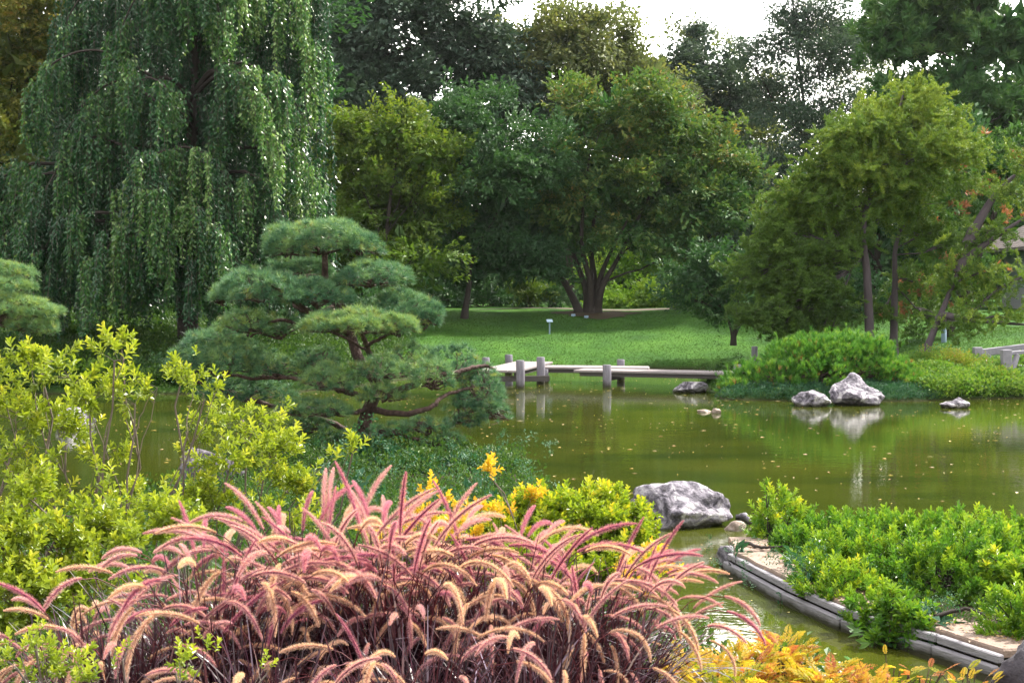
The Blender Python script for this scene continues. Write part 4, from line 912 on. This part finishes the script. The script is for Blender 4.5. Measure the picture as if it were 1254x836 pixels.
SHOOT_R = [shoot_tpl(n=18, H=.05, leaf=.072, ang=82, wr=.3, seed=i+40) for i in range(5)]
WID = 1.25
def twig_shrub(name, label, d, base, blobs, fm, tp, dens, scale=1., bark=BARK_TWIG, group=None, leafy=.6, cat='shrub', shell=.05, upb=.7, along=3, r0=.0085, vlift=0.):
    """open shrub: stems fork to tips that carry leaf rosettes; blobs in photo coordinates at depth d+dd"""
    b = P(base[0], base[1], d); B = np.array([b[0], b[1], G(b[0], b[1])])
    if len(base) > 2: B = np.array([b[0], d+base[2], G(b[0], d+base[2])])
    root = thing(name, B, label, cat, group)
    g = Geo(); w = Geo(); allp, allx, allv = [], [], []
    for q in blobs:
        px, py, hw, hh = q[:4]; hw *= WID; hh *= WID; D = d+(q[4] if len(q) > 4 else 0); s = D/F; C = P(px, py, D); Rr = np.array([hw*s, (hw+hh)*.45*s+.05, hh*s])
        dn = q[5] if len(q) > 5 else 1
        n = int(dens*dn*np.pi*Rr[0]*Rr[2]*(1+Rr[1]*1.5))+3
        p, dd = ellip_points(C, Rr, n, shell, -.7)
        start = B+np.array([R.normal(0, .22), R.normal(0, .12), -.03])
        C0 = C-np.array([0, 0, Rr[2]*.55]); qs = limb(w, start, C0, r0, r0*.55, .04, .07, n=10, sides=6)
        k = max(int(n/9), 2); subs = []
        for _ in range(k):
            e = p[R.integers(0, len(p))]; e = C0+(e-C0)*.72; subs.append(limb(w, qs[R.integers(5, 10)], e, r0*.45, r0*.2, .05, .06, n=8, sides=5))
        sp = np.vstack([s_[3:] for s_ in subs]+[qs[6:]])
        for i in range(len(p)):
            j = int(np.argmin(((sp-p[i])**2).sum(1)+.0+.15*np.maximum(sp[:, 2]-p[i, 2]+.05, 0))); a = sp[j]
            x = nrm(p[i]-a); L_ = np.linalg.norm(p[i]-a)
            if L_ > .06:
                limb(w, a, p[i], r0*.17, r0*.09, -.04, .04, n=5, sides=4)
                for t in np.linspace(.45, .85, along): allp.append(a+(p[i]-a)*t); allx.append(x*.6+rdirs(1)[0]*.6); allv.append(R.uniform(0, .5))
            allp.append(p[i]); allx.append(x*.5+np.array([0, 0, upb])+R.normal(0, .2, 3)); allv.append(R.uniform(.1, 1))
    allp = np.array(allp); allx = np.array(allx); allv = np.array(allv)
    scatter(g, tp, allp, allx, rdirs(len(allp)), scale*R.uniform(.7, 1.2, len(allp)), allv+vlift)
    g.build('foliage', fm, root, sub=B); w.build('stem', bark, root, sub=B)
    return root
LG = 'lime green shrubs on the near bank'
twig_shrub('lime_shrub', 'tall open yellow-green shrub with pale bare twigs at the left edge', 6.9, (90, 700, .3),
    [(50,440,46,24,.1),(110,470,52,34,-.1),(20,500,45,40,.1),(140,430,22,18,-.2),(80,520,50,36,.2,.8),(165,480,40,22,0),(30,570,45,36,-.2,.8),(-20,450,40,40),(120,560,50,24,.3,.35),(75,610,60,30,-.3,.6),(150,425,12,14,.1),(222,455,30,16,.1),(250,480,26,14,0)],
    F_LIME, ROS, 100, .78, group=LG)
twig_shrub('lime_shrub', 'spreading yellow-green shrub reaching in front of the shaped pine trunk', 7.4, (225, 720, .2),
    [(300,508,58,18,.2),(330,545,50,22,0),(280,560,50,26,-.2),(240,535,30,22,.1,.7),(350,585,48,24,.1),(265,610,60,30,-.2),(390,600,24,18,.0),(432,545,14,12,.1,1.3),(330,630,60,24,-.3),(200,620,50,26,-.3),(410,560,12,8,.1),(160,600,36,20,.2,.6)],
    F_LIME, ROS, 100, .78, group=LG)
twig_shrub('lime_shrub', 'low yellow-green shrub directly behind the left end of the plumed grass', 5.9, (110, 800, .1),
    [(60,660,70,26,.1),(140,650,60,26,.2),(20,710,50,36,-.1),(90,720,60,36,-.1),(210,640,46,26,.3),(-10,650,40,40),(40,600,30,20,.2,.6),(20,770,50,30,-.2)],
    F_LIME, ROS2, 270, .9, group=LG, vlift=-.05)
twig_shrub('lime_shrub', 'dense bright yellow-green shrub beside the largest grey rock', 9.3, (720, 760, .1),
    [(715,640,56,30,0),(660,632,44,22,.1),(765,655,40,28,-.1),(700,690,80,30,-.3),(620,660,50,26,0),(560,668,50,24,.1),(780,700,26,22,-.3),(640,700,60,26,-.4),(735,615,30,16,.1),(530,668,40,18,.1),(490,672,30,14,.2)],
    F_LIME2, ROS2, 420, 1.0, group=LG, shell=.5)
twig_shrub('yellow_sapling', 'slender sapling with golden leaves standing above the lime green shrubs', 9.0, (602, 740, .1),
    [(600,575,10,14,0),(612,625,26,14,.1),(560,640,30,20,.1),(655,612,16,12,.2)], F_YEL, ROS2, 70, .9, group='golden leaved saplings', r0=.008)
twig_shrub('yellow_sapling', 'golden leaved sapling further left, just above the plumes below the pine', 8.8, (520, 740, .1),
    [(512,630,20,16,0),(532,610,14,16,.1),(500,655,26,14,0),(545,650,22,14,-.1),(462,655,22,14,0,.6)], F_YEL, ROS2, 70, .9, group='golden leaved saplings', r0=.008)
twig_shrub('yellow_sapling', 'low golden leaved sapling at the waterline right of the lime green shrubs', 8.7, (800, 760, .1),
    [(795,690,22,12,0),(770,705,24,12,-.1),(820,705,14,8,0)], F_YEL, ROS2, 130, .9, group='golden leaved saplings', r0=.008)
# dark ground plants below the shaped pine
JUNT = [spray_tpl(n=56, length=.26, leaf=.035, width=.4, droop=.0, flat=.12, seed=i+60) for i in range(4)]
JG = 'creeping junipers on the banks'
for lab, px, py, d, w_, h_ in [('creeping juniper under the lowest branches of the shaped pine, left of the flat pale stone', 430, 590, 18.4, 80, 26), ('creeping juniper in front of the flat pale stone below the pine', 525, 602, 18.0, 70, 15),
        ('creeping juniper around the white stone at the tip of the bank', 605, 606, 18.2, 46, 11), ('creeping juniper right behind the plumed grass, below the pine trunk', 400, 622, 15.5, 95, 30), ('creeping juniper on the middle of the bank behind the golden saplings', 550, 628, 15.5, 90, 20)]:
    c = P(px, py, d); s = d/F
    bush('creeping_juniper', lab, 'shrub', (c[0], d), [(0, 0, max(c[2]-G(c[0], d), .05), w_*s, w_*s*.7, h_*s), (w_*s*.6, -.1, .05, w_*s*.5, w_*s*.4, h_*s*.7)], F_JUN, JUNT, 9, .9, group=JG, up=.3)
HT = [spray_tpl(n=14, length=.18, leaf=.048, width=.8, droop=-.3, flat=.2, seed=i+70) for i in range(4)]
def cover(name, label, cat, n, xr, yr, cond, fm, tp, sc, lift=.04, up=.8, clump=0):
    x = R.uniform(*xr, n); y = R.uniform(*yr, n); k = cond(x, y); x, y = x[k], y[k]; n = len(x)
    z = gh(x, y); g = Geo(); X = R.normal(0, .6, (n, 3)); X[:, 2] = up
    hh = lift+ (np.abs(np.sin(x*2.3+1)*np.sin(y*1.9))*clump)
    scatter(g, tp, np.stack([x, y, z+hh*R.uniform(0, 1, n)], -1), X, rdirs(n), sc*R.uniform(.6, 1.3, n), R.uniform(0, 1, n))
    return tag(g.build(name, fm), label, cat, kind='stuff')
cover('bank_herbs', 'dark leafy plants carpeting the near bank between shrubs', 'ground cover', 20000, (-9, 1.3), (5.5, 21), lambda x, y: (pond_sd(x, y) > .03) & (np.abs(x) < y*.42+.3), F_HERB, HT, 1.0, .1, clump=.16)
BG = [spray_tpl(n=18, length=.2, leaf=.055, width=.8, droop=-.2, flat=.2, seed=i+80) for i in range(4)]
cover('bank_plants', 'bright green low plants along the far right shore below the railing', 'ground cover', 12000, (10.5, 17), (35.2, 39.2), lambda x, y: (pond_sd(x, y) > .02) & (pond_sd(x, y) < 2.6), F_GC, BG, 1.3, .14, clump=.25)
cover('shore_grass', 'tufts of longer grass hanging over the far waterline', 'grass', 9000, (-14, 9), (35, 52), lambda x, y: (pond_sd(x, y) > -.05) & (pond_sd(x, y) < .22), F_HERB, BG, 1.0, .03)
GT = [tuft_tpl(n=9, L=.16, W=.016, seed=i+5, back=.6) for i in range(4)]
cover('lawn_grass', 'short green grass blades on the far sloping lawn', 'grass', 120000, (-14, 17), (38, 62), lambda x, y: (pond_sd(x, y) > .1) & (R.uniform(0, 1, len(x)) < 1.2-(y-38)/40), foliage('lawn_blade', [(.03,.09,.015), (.055,.14,.02), (.11,.2,.03)], trans=.35), GT, .33, .0, up=1.5)
cover('bank_plants', 'dark low plants under and beside the weeping tree on the left bank', 'ground cover', 16000, (-19, -3.9), (38, 52), lambda x, y: (pond_sd(x, y) > .02), F_HERB, BG, 1.7, .12, clump=.3)
cover('bank_plants', 'low dark plants round the foot of the dwarf pine and its rocks', 'ground cover', 5000, (5.0, 10.8), (34.9, 38), lambda x, y: (pond_sd(x, y) > .0), F_JUN, BG, .8, .04, clump=.05)
cover('spit_plants', 'low green plants between the glossy shrubs on the planted spit', 'ground cover', 4500, (2.5, 9), (9.8, 15.4), lambda x, y: (pond_sd(x, y) > .4), F_HERB, HT, .6, .03, clump=.02)
LIT = foliage('dry_leaf', [(.12,.06,.03), (.25,.14,.06), (.4,.28,.1)], trans=.1)
n_ = 420; t_ = R.uniform(0, 1, n_)*(4-1e-6); E_ = np.array([(2.35, 14.3), (2.6, 12.5), (2.9, 11.4), (3.35, 10.6), (3.7, 9.95)]); i_ = t_.astype(int); q_ = E_[i_]+(E_[i_+1]-E_[i_])*(t_-i_)[:, None]+R.normal(0, .12, (n_, 2)); a_ = R.uniform(0, 6.28, n_)
gl_ = Geo(); v_, f_ = leaves(np.column_stack([q_, np.full(n_, .206)]), np.stack([np.cos(a_), np.sin(a_), R.uniform(0, .3, n_)], -1), np.tile([0, 0, 1.], (n_, 1)), R.uniform(.02, .05, n_), R.uniform(.01, .025, n_), 'rhomb'); gl_.add(v_, f_, np.tile(R.uniform(0, 1, n_), 2))
tag(gl_.build('leaf_litter', LIT), 'dry brown leaf litter scattered over the tan slabs', 'leaf litter', kind='stuff')
c = P(882, 470, 40.4); bush('bank_shrub', 'small green plant cushion between the grey boulder and the dwarf pine', 'shrub', (c[0]+.1, 41.6), [(0, -.2, .15, .55, .4, .28), (.5, 0, .15, .5, .4, .25)], F_HERB, BG, 14, 1.2, group='low shrubs on the far right bank')
for lab, px, py, d, w_, h_, f_ in [('rusty green feathery shrub left of the railing post', 1165, 462, 38.2, 30, 24, F_RUST), ('rusty green feathery shrub between the two railing posts', 1208, 466, 37.6, 18, 16, F_RUST), ('green feathery shrub nearest the dark rock by the dwarf pine', 1138, 460, 38.2, 24, 20, F_GC), ('bright spiky grass clump at the shore below the rusty shrub', 1168, 478, 36.6, 16, 14, F_GC), ('small pinkish green shrub at the foot of the second railing post', 1225, 474, 36.9, 16, 9, F_RUST)]:
    c = P(px, py, d); s = d/F; bush('bank_shrub', lab, 'shrub', (c[0], d), [(0, 0, max(c[2]-G(c[0], d), .1), w_*s, w_*s*.7, h_*s)], f_, SPRAY_LOOSE, 16, .32, group='low shrubs on the far right bank', up=1.0, core=0)

# ------------------------------------------------------------------ right hand planted spit
PGp = 'glossy shrubs on the planted spit'
def gloss(label, px, pyb, d, wpx, hpx, dens=150, fm=F_BOX, tp=SHOOT, sc=.92, wd=None):
    """domed shrub: base at pyb, height hpx"""
    s = d/F; c = P(px, pyb, d); B = np.array([c[0], d, G(c[0], d)]); root = thing('glossy_shrub', B, label, 'shrub', PGp)
    g = Geo(); w = Geo(); hpx *= 1.12; Rr = np.array([wpx*s, (wd or wpx*s*.8), hpx*s]); n = int(dens*1.9*np.pi*Rr[0]*Rr[1]*1.5)
    d_ = rdirs(n*2); d_ = d_[d_[:, 2] > -.15][:n]
    k = (1-.45*R.uniform(0, 1, n)**2)*(1+.3*np.sin(d_[:, 0]*5+px)*np.sin(d_[:, 1]*5+pyb))*np.where(R.uniform(0, 1, n) > .85, R.uniform(1, 1.14, n), 1)
    p = B+d_*Rr*k[:, None]; p[:, 2] = np.maximum(p[:, 2], B[2]+.03)
    X = nrm(d_/Rr)*.75+np.array([0, 0, .6])+R.normal(0, .3, (n, 3))
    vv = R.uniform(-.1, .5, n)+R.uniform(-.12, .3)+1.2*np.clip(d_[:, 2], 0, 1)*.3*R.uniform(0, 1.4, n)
    scatter(g, tp, p-nrm(X)*.07, X, rdirs(n), sc*R.uniform(.7, 1.2, n), vv)
    for _ in range(26): q = p[R.integers(0, n)]; limb(w, B+np.array([R.normal(0, .1), R.normal(0, .1), -.02]), q-np.array([0, 0, .05]), .011, .004, .08, .06, n=7, sides=5)
    g.build('foliage', fm, root, sub=B); w.build('stem', BARK_DARK, root, sub=B)
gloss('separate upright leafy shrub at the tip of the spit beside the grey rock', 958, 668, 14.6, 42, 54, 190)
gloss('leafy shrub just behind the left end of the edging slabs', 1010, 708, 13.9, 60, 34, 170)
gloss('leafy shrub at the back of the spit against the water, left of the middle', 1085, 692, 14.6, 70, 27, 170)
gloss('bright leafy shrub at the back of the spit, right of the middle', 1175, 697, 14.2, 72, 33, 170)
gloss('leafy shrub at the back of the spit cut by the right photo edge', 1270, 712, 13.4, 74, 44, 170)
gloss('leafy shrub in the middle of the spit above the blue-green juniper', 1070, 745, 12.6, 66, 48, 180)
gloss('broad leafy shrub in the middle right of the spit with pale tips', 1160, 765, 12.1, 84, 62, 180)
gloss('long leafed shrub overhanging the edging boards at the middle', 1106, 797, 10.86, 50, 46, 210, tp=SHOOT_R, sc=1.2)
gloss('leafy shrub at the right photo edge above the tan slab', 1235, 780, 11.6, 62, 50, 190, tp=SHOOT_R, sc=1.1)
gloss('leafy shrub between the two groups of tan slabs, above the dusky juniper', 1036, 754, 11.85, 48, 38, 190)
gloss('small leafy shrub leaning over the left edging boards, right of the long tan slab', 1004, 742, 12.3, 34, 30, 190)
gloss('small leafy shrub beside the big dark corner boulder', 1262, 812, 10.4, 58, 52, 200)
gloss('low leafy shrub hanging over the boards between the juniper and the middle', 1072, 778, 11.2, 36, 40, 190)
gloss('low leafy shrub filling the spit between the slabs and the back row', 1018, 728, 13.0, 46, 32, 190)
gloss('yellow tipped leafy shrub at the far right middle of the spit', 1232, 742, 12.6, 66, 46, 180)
for lab, px, py, d, w_, h_ in [('blue-green juniper spilling over the edging boards at their left break', 1012, 748, 12.1, 44, 26), ('blue-green juniper at the water beside the tan right-hand slab', 1142, 798, 10.7, 30, 20), ('little juniper tuft at the corner of the first slab, in the water', 902, 694, 13.55, 13, 9), ('dusky juniper clump between the slabs and the overhanging shrub', 978, 726, 12.75, 28, 18)]:
    c = P(px, py, d); s = d/F
    bush('creeping_juniper', lab, 'shrub', (c[0], d), [(0, 0, .08, w_*s, w_*s*.8, h_*s)], F_JUN, JUNT, 22, .5, group=JG, up=.3)
SLAB = rough_mat('tan_sandstone', [(.14,.1,.08), (.27,.2,.165), (.38,.3,.26)], scale=5, detail=10, bump=.6, bscale=40)
BOARD = rough_mat('grey_edging_board', [(.1,.1,.11), (.25,.24,.27), (.42,.4,.45)], scale=4, stretch=(1, 1, 8), bump=.6, stain=.05)
EDGE = [(2.12, 13.75), (2.41, 12.3), (2.68, 11.3), (3.16, 10.45), (3.42, 9.85)]
for i_, lab in enumerate(['stacked grey edging boards in front of the long tan slab', 'stacked grey edging boards mostly hidden by the spilling juniper', 'stacked grey edging boards below the overhanging long leafed shrub', 'stacked grey edging boards at the tan slab nearest the corner boulder']):
    a = np.array(EDGE[i_]); b = np.array(EDGE[i_+1]); c = (a+b)/2; L_ = np.linalg.norm(b-a); an = math.atan2(b[1]-a[1], b[0]-a[0]); nn = np.array([math.sin(an), -math.cos(an)])
    if nn[0] > 0: nn = -nn
    B = np.array([c[0], c[1], 0.]); root = thing('edging', B, lab, 'edging', 'grey edging boards along the spit')
    for k, (off, z, h) in enumerate([(.045, .04, .11), (.0, .14, .06)]):
        o = Geo(); cc = c+nn*off; box(o, (cc[0], cc[1], z), (L_-.01, .06, h), an, bev=.008); o.build('board', BOARD, root, sub=B)
def slab(label, pts, z, th=.06):
    """irregular flagstone from world outline"""
    pts = np.array(pts, float); c = pts.mean(0); n = len(pts); q = []
    for i in range(n):
        a = pts[i]; b = pts[(i+1) % n]
        for t in np.linspace(0, 1, 6)[:-1]: q.append(a+(b-a)*t+R.normal(0, .008, 2))
    q = np.array(q); m_ = len(q); g = Geo()
    rings = [(1, -th), (1, -.015), (.97, 0)]
    V = np.vstack([np.column_stack([c+(q-c)*k, np.full(m_, z+dz)]) for k, dz in rings])
    Fq = [(r_*m_+i, r_*m_+(i+1) % m_, (r_+1)*m_+(i+1) % m_, (r_+1)*m_+i) for r_ in range(2) for i in range(m_)]
    g.add(V, Fq); g.add(V[2*m_:], [list(range(m_))])
    return tag(g.build('paving_slab', SLAB), label, 'slab', 'tan slabs along the spit')
slab('small tan slab at the tip of the edging under the upright shrub', [(2.18,13.7),(2.52,13.75),(2.62,14.5),(2.22,14.5)], .2)
slab('long tan slab on top of the left edging boards', [(2.15,13.64),(2.44,12.33),(2.82,12.4),(2.56,13.68)], .2)
slab('tan slab half hidden by the spilling juniper', [(2.46,12.28),(2.7,11.4),(3.05,11.45),(2.84,12.34)], .19)
slab('tan slab under the overhanging long leafed shrub', [(2.73,11.3),(3.1,10.62),(3.5,10.8),(3.08,11.38)], .19)
slab('tan slab nearest the corner boulder', [(3.14,10.58),(3.46,9.9),(3.9,10.05),(3.54,10.76)], .2)
rock('pale pointed stone closing the tip of the edging', (2.12, 13.95, 0), (.2, .3, .22), 61, group=RG, sub=3)
o = Geo(); q = curve([(2.3,14.05,.22),(2.45,13.75,.225),(2.6,13.72,.24),(2.8,13.8,.2)], 6); q = q+R.normal(0, .005, q.shape); tube(o, q, np.linspace(.02, .007, len(q)), 6)
tag(o.build('fallen_twig', BARK_DARK), 'dark crooked twig lying across the gap between the first slabs', 'twig')
o = Geo(); q = curve([(3.2,10.7,.24),(3.45,10.72,.3),(3.62,10.6,.25),(3.8,10.5,.22)], 6); q = q+R.normal(0, .005, q.shape); tube(o, q, np.linspace(.02, .007, len(q)), 6)
tag(o.build('fallen_twig', BARK_DARK), 'arched bare twig behind the tan slab nearest the corner boulder', 'twig')

# ------------------------------------------------------------------ fountain grass
def plume_mat(name, core, tip, trans=.45):
    return foliage(name, [core, tip], trans=trans, rough=.7, spec=.1, tcol=1.15)
PINK = plume_mat('pink_plume', (.33,.07,.19), (.82,.54,.6)); ROSE = plume_mat('rose_plume', (.28,.03,.15), (.7,.34,.48)); TAN = plume_mat('tan_plume', (.42,.2,.18), (.86,.64,.56))
STEMM = foliage('plume_stem', [(.09,.012,.02), (.14,.03,.035)], trans=.1, rough=.45)
BLADE = foliage('purple_blade', [(.018,.008,.016), (.045,.014,.028), (.1,.045,.08), (.3,.24,.34)], [0, .5, .8, 1], trans=.3, rough=.3, spec=.6, tcol=1.4)  # pale lavender end of the ramp is blade sheen put into colour
def plume_mesh(seed, bend, lean, L_, m, fat=1.0):
    g_ = np.random.default_rng(seed); n = 60; t = np.linspace(0, 1, n)
    th = lean*t+bend*np.clip((t-.55)/.45, 0, 1)**1.1
    dx = np.sin(th); dz = np.cos(th); ds = L_/n
    x = np.cumsum(dx)*ds; z = np.cumsum(dz)*ds; y = .02*np.sin(t*3+seed)*t
    c = np.stack([x, y, z], -1); g = Geo()
    f0 = 1-(.23+.05*g_.uniform(-1, 1))/L_; k0 = int(f0*n)
    tube(g, c[::5], .0016, 4, 0, .5, cap=False)
    pc = c[k0:]; tube(g, pc, .0035*np.sin(np.linspace(.25, 3.0, len(pc))), 5, 1, .25)
    nb = 3300; u = g_.uniform(0, 1, nb); kk = np.clip((k0+u*(n-1-k0)).astype(int), k0, n-2)
    fr = (k0+u*(n-1-k0))-kk; pos = c[kk]+(c[kk+1]-c[kk])*fr[:, None]; T = nrm(c[kk+1]-c[kk])
    rd = nrm(np.cross(T, rdirs(nb, g_))); prof = np.sin(np.pi*np.clip(u*.86+.1, 0, 1))**.6
    d = T*g_.uniform(.35, .9, nb)[:, None]+rd
    ll = g_.uniform(.35, 1.2, nb); LL = .0178*fat*prof*ll
    v, f = leaves(pos, d, rdirs(nb, g_), LL, .00092, 'needle'); g.add(v, f, np.clip((ll-.45)*1.5+g_.uniform(-.1, .1, nb), 0, 1), 1)  # long bristles paler: bristle tone plus a backlit halo put into colour
    o = g.build('plume', [STEMM, m]); return o
PL = []
sd_ = 0
for m, bends in [(PINK, (1.5, 1.9, 2.3, .9, 2.6)), (ROSE, (1.2, 1.7, 2.2, .5)), (TAN, (2.0, 2.5, 1.6, 2.9))]:
    for b_ in bends:
        sd_ += 1; PL.append((plume_mesh(sd_, b_, .12, 1.0, m), m))
first_use = [True]*len(PL)
def grass_clump(label, x, y, n_pl, spread, hmul=1.0, tanp=.35, nbl=950):
    hmul *= .88; x = x*.9-.1
    B = np.array([x, y, G(x, y)]); root = thing('fountain_grass', B, label, 'ornamental grass', 'purple fountain grass clumps')
    g = Geo()
    for _ in range(nbl):
        az = R.uniform(0, 6.28); L_ = R.uniform(.4, .85)*hmul; n = 9; t = np.linspace(0, 1, n)
        le = R.uniform(.05, .7); be = R.uniform(.5, 2.0) if R.uniform() < .7 else R.uniform(0, .4)
        th = le+be*t**1.5; r = np.cumsum(np.sin(th))*L_/n; z = np.cumsum(np.cos(th))*L_/n
        b0 = np.array([R.normal(0, .08), R.normal(0, .08)])
        c = np.stack([b0[0]+r*math.cos(az), b0[1]+r*math.sin(az), z], -1)
        a2 = az+R.normal(0, .5); S_ = np.array([-math.sin(a2), math.cos(a2), .15*R.normal()]); wd = R.uniform(.0022, .0048)*np.sin(np.clip(np.pi*(t*.9+.08), 0, np.pi))**.6
        V = np.concatenate([c-S_*wd[:, None], c+S_*wd[:, None]]); i = np.arange(n-1)
        g.add(V, np.stack([i, i+1, i+n+1, i+n], -1), R.uniform(0, .7)+(.35 if R.uniform() < .22 else 0))  # a share of blades gets the painted sheen tone
    g.build('blades', BLADE, root)
    for k in range(int(n_pl*(2.17 if y > 4.2 else .6))):
        u = R.uniform()
        pool = range(9, 13) if u < tanp else (range(5, 9) if u < tanp+.25*(1-tanp) else range(0, 5))
        j = R.choice(list(pool)); o, m = PL[j]
        c = o if first_use[j] else o.copy()
        if not first_use[j]: COL.objects.link(c)
        first_use[j] = False
        c.parent = root; az = R.uniform(0, 6.28); le = R.uniform(0, .38)*spread
        rr = R.uniform(0, .14); c.location = (rr*math.cos(az), rr*math.sin(az), -.02)
        a2 = az+R.normal(0, .5); c.rotation_euler = (R.normal(0, .06), le, a2); s_ = (1.08-.36*R.uniform()**1.7)*hmul; c.scale = (s_*1.0, s_, s_)
for a in [
    ('purple fountain grass clump at the left end of the row, leaning left', -1.22, 4.25, 34, 1.25, .86, .5),
    ('purple fountain grass clump second from the left end, behind the small green sprigs', -.92, 4.45, 38, .9, 1.0, .35),
    ('purple fountain grass clump with the tallest upright rose plume', -.62, 4.7, 40, .8, 1.08, .25),
    ('purple fountain grass clump in the front centre with club-like tan plumes', -.66, 3.95, 34, .9, .86, .7),
    ('purple fountain grass clump below the golden sapling furthest left', -.3, 4.6, 42, .9, 1.06, .25),
    ('purple fountain grass clump in the front row right of the club-like tan plumes', -.2, 4.0, 36, .95, .86, .6),
    ('purple fountain grass clump below the dense lime shrub', .06, 4.65, 42, .95, 1.02, .3),
    ('purple fountain grass clump in front beneath the lime shrub, dark stems showing', .22, 4.1, 36, .95, .84, .5),
    ('purple fountain grass clump at the right end, its plumes arching over the glittering water', .4, 4.6, 46, 1.15, .9, .3)]:
    grass_clump(*a)
for k, (o, m) in enumerate(PL):
    if first_use[k]: bpy.data.objects.remove(o)

# ------------------------------------------------------------------ ferns and sprigs in the bottom corners
F_FERN = foliage('golden_fern', [(.16,.24,.02), (.45,.4,.04), (.6,.38,.06), (.36,.12,.06)], [0, .35, .65, .85], trans=.45, rough=.5)
F_FERNG = foliage('green_fern', [(.08,.25,.06), (.14,.38,.1)], trans=.4)
F_RED = foliage('dry_red_frond', [(.3,.1,.05), (.5,.2,.08), (.6,.32,.12)], trans=.35)
FERN = [fern_tpl(seed=i) for i in range(5)]
def fern(label, px, py, d, n, fm, spread=.9, sc=1.0, vb=0., h=.25):
    py -= 1; n = int(n*1.5)
    c = P(px, py, d); z = G(c[0], d); B = np.array([c[0], d, z]); root = thing('fern', B, label, 'fern', 'golden ferns on the near bank')
    g = Geo(); w = Geo(); az = R.uniform(0, 6.28, n); hh = (c[2]-z)*R.uniform(.35, 1.05, n)
    p = B+np.stack([np.cos(az)*.12*R.uniform(0, 1, n), np.sin(az)*.12*R.uniform(0, 1, n), hh], -1)
    X = np.stack([np.cos(az)*spread, np.sin(az)*spread, R.uniform(.1, 1.3, n)], -1)
    scatter(g, FERN, p, X, np.tile([0, 0, 1.], (n, 1))+R.normal(0, .3, (n, 3)), sc*R.uniform(.6, 1.1, n), R.uniform(0, 1, n)+vb)
    g.build('fronds', fm, root, sub=B)
    for q in p[:60]: limb(w, B+np.array([0, 0, -.02]), q, .004, .002, .03, n=5, sides=4)
    w.build('stem', BARK_RED, root, sub=B)
for lab, px, py, d, n, fm, vb, sc in [
    ('golden fern below the arching plumes at the right end of the grass row', 850, 825, 5.0, 110, F_FERN, .0, .8), ('golden fern with brown tips in the bottom middle right', 905, 812, 5.2, 120, F_FERN, .1, .8),
    ('golden fern flecked with dark red seed heads, taller than its neighbours', 955, 795, 5.5, 110, F_FERN, .15, .75), ('low golden fern at the bottom edge below the glittering water', 1010, 830, 5.3, 120, F_FERN, 0, .8),
    ('yellow fern at the bottom edge left of the dry reddish frond', 1065, 845, 5.2, 90, F_FERN, 0, .75), ('yellow-green fern hidden behind the front golden ferns', 880, 835, 4.6, 80, F_FERN, -.2, .8),
    ('fresh green fern sprig standing alone over the water edge', 1055, 815, 5.6, 12, F_FERNG, 0, .55), ('dry reddish upright frond at the bottom edge', 1125, 815, 5.4, 14, F_RED, 0, .5),
    ('thin yellow fern sprig in front of the right-hand edging boards', 1183, 825, 5.6, 14, F_FERN, 0, .5), ('golden fern sprig bent over the water at the bottom right', 1090, 812, 5.5, 12, F_FERN, 0, .5)]:
    fern(lab, px, py, d, n, fm, vb=vb, sc=sc*.55)
twig_shrub('green_sprigs', 'small leaved light green sprigs in the bottom left corner', 3.5, (40, 900, .0), [(20,800,44,26,0),(70,810,40,24,.1),(120,815,36,20,0),(40,770,12,10,0),(150,800,10,12,0)], F_LIME, ROS2, 330, .42, group='small sprigs along the front of the grass', r0=.005, vlift=-.1)
twig_shrub('green_sprigs', 'taller pair of light green sprigs in front of the left grass clump', 3.5, (225, 900, .0), [(215,810,26,20,0),(245,805,14,18,0),(325,820,10,10,0)], F_LIME, ROS2, 300, .42, group='small sprigs along the front of the grass', r0=.005, vlift=-.1)
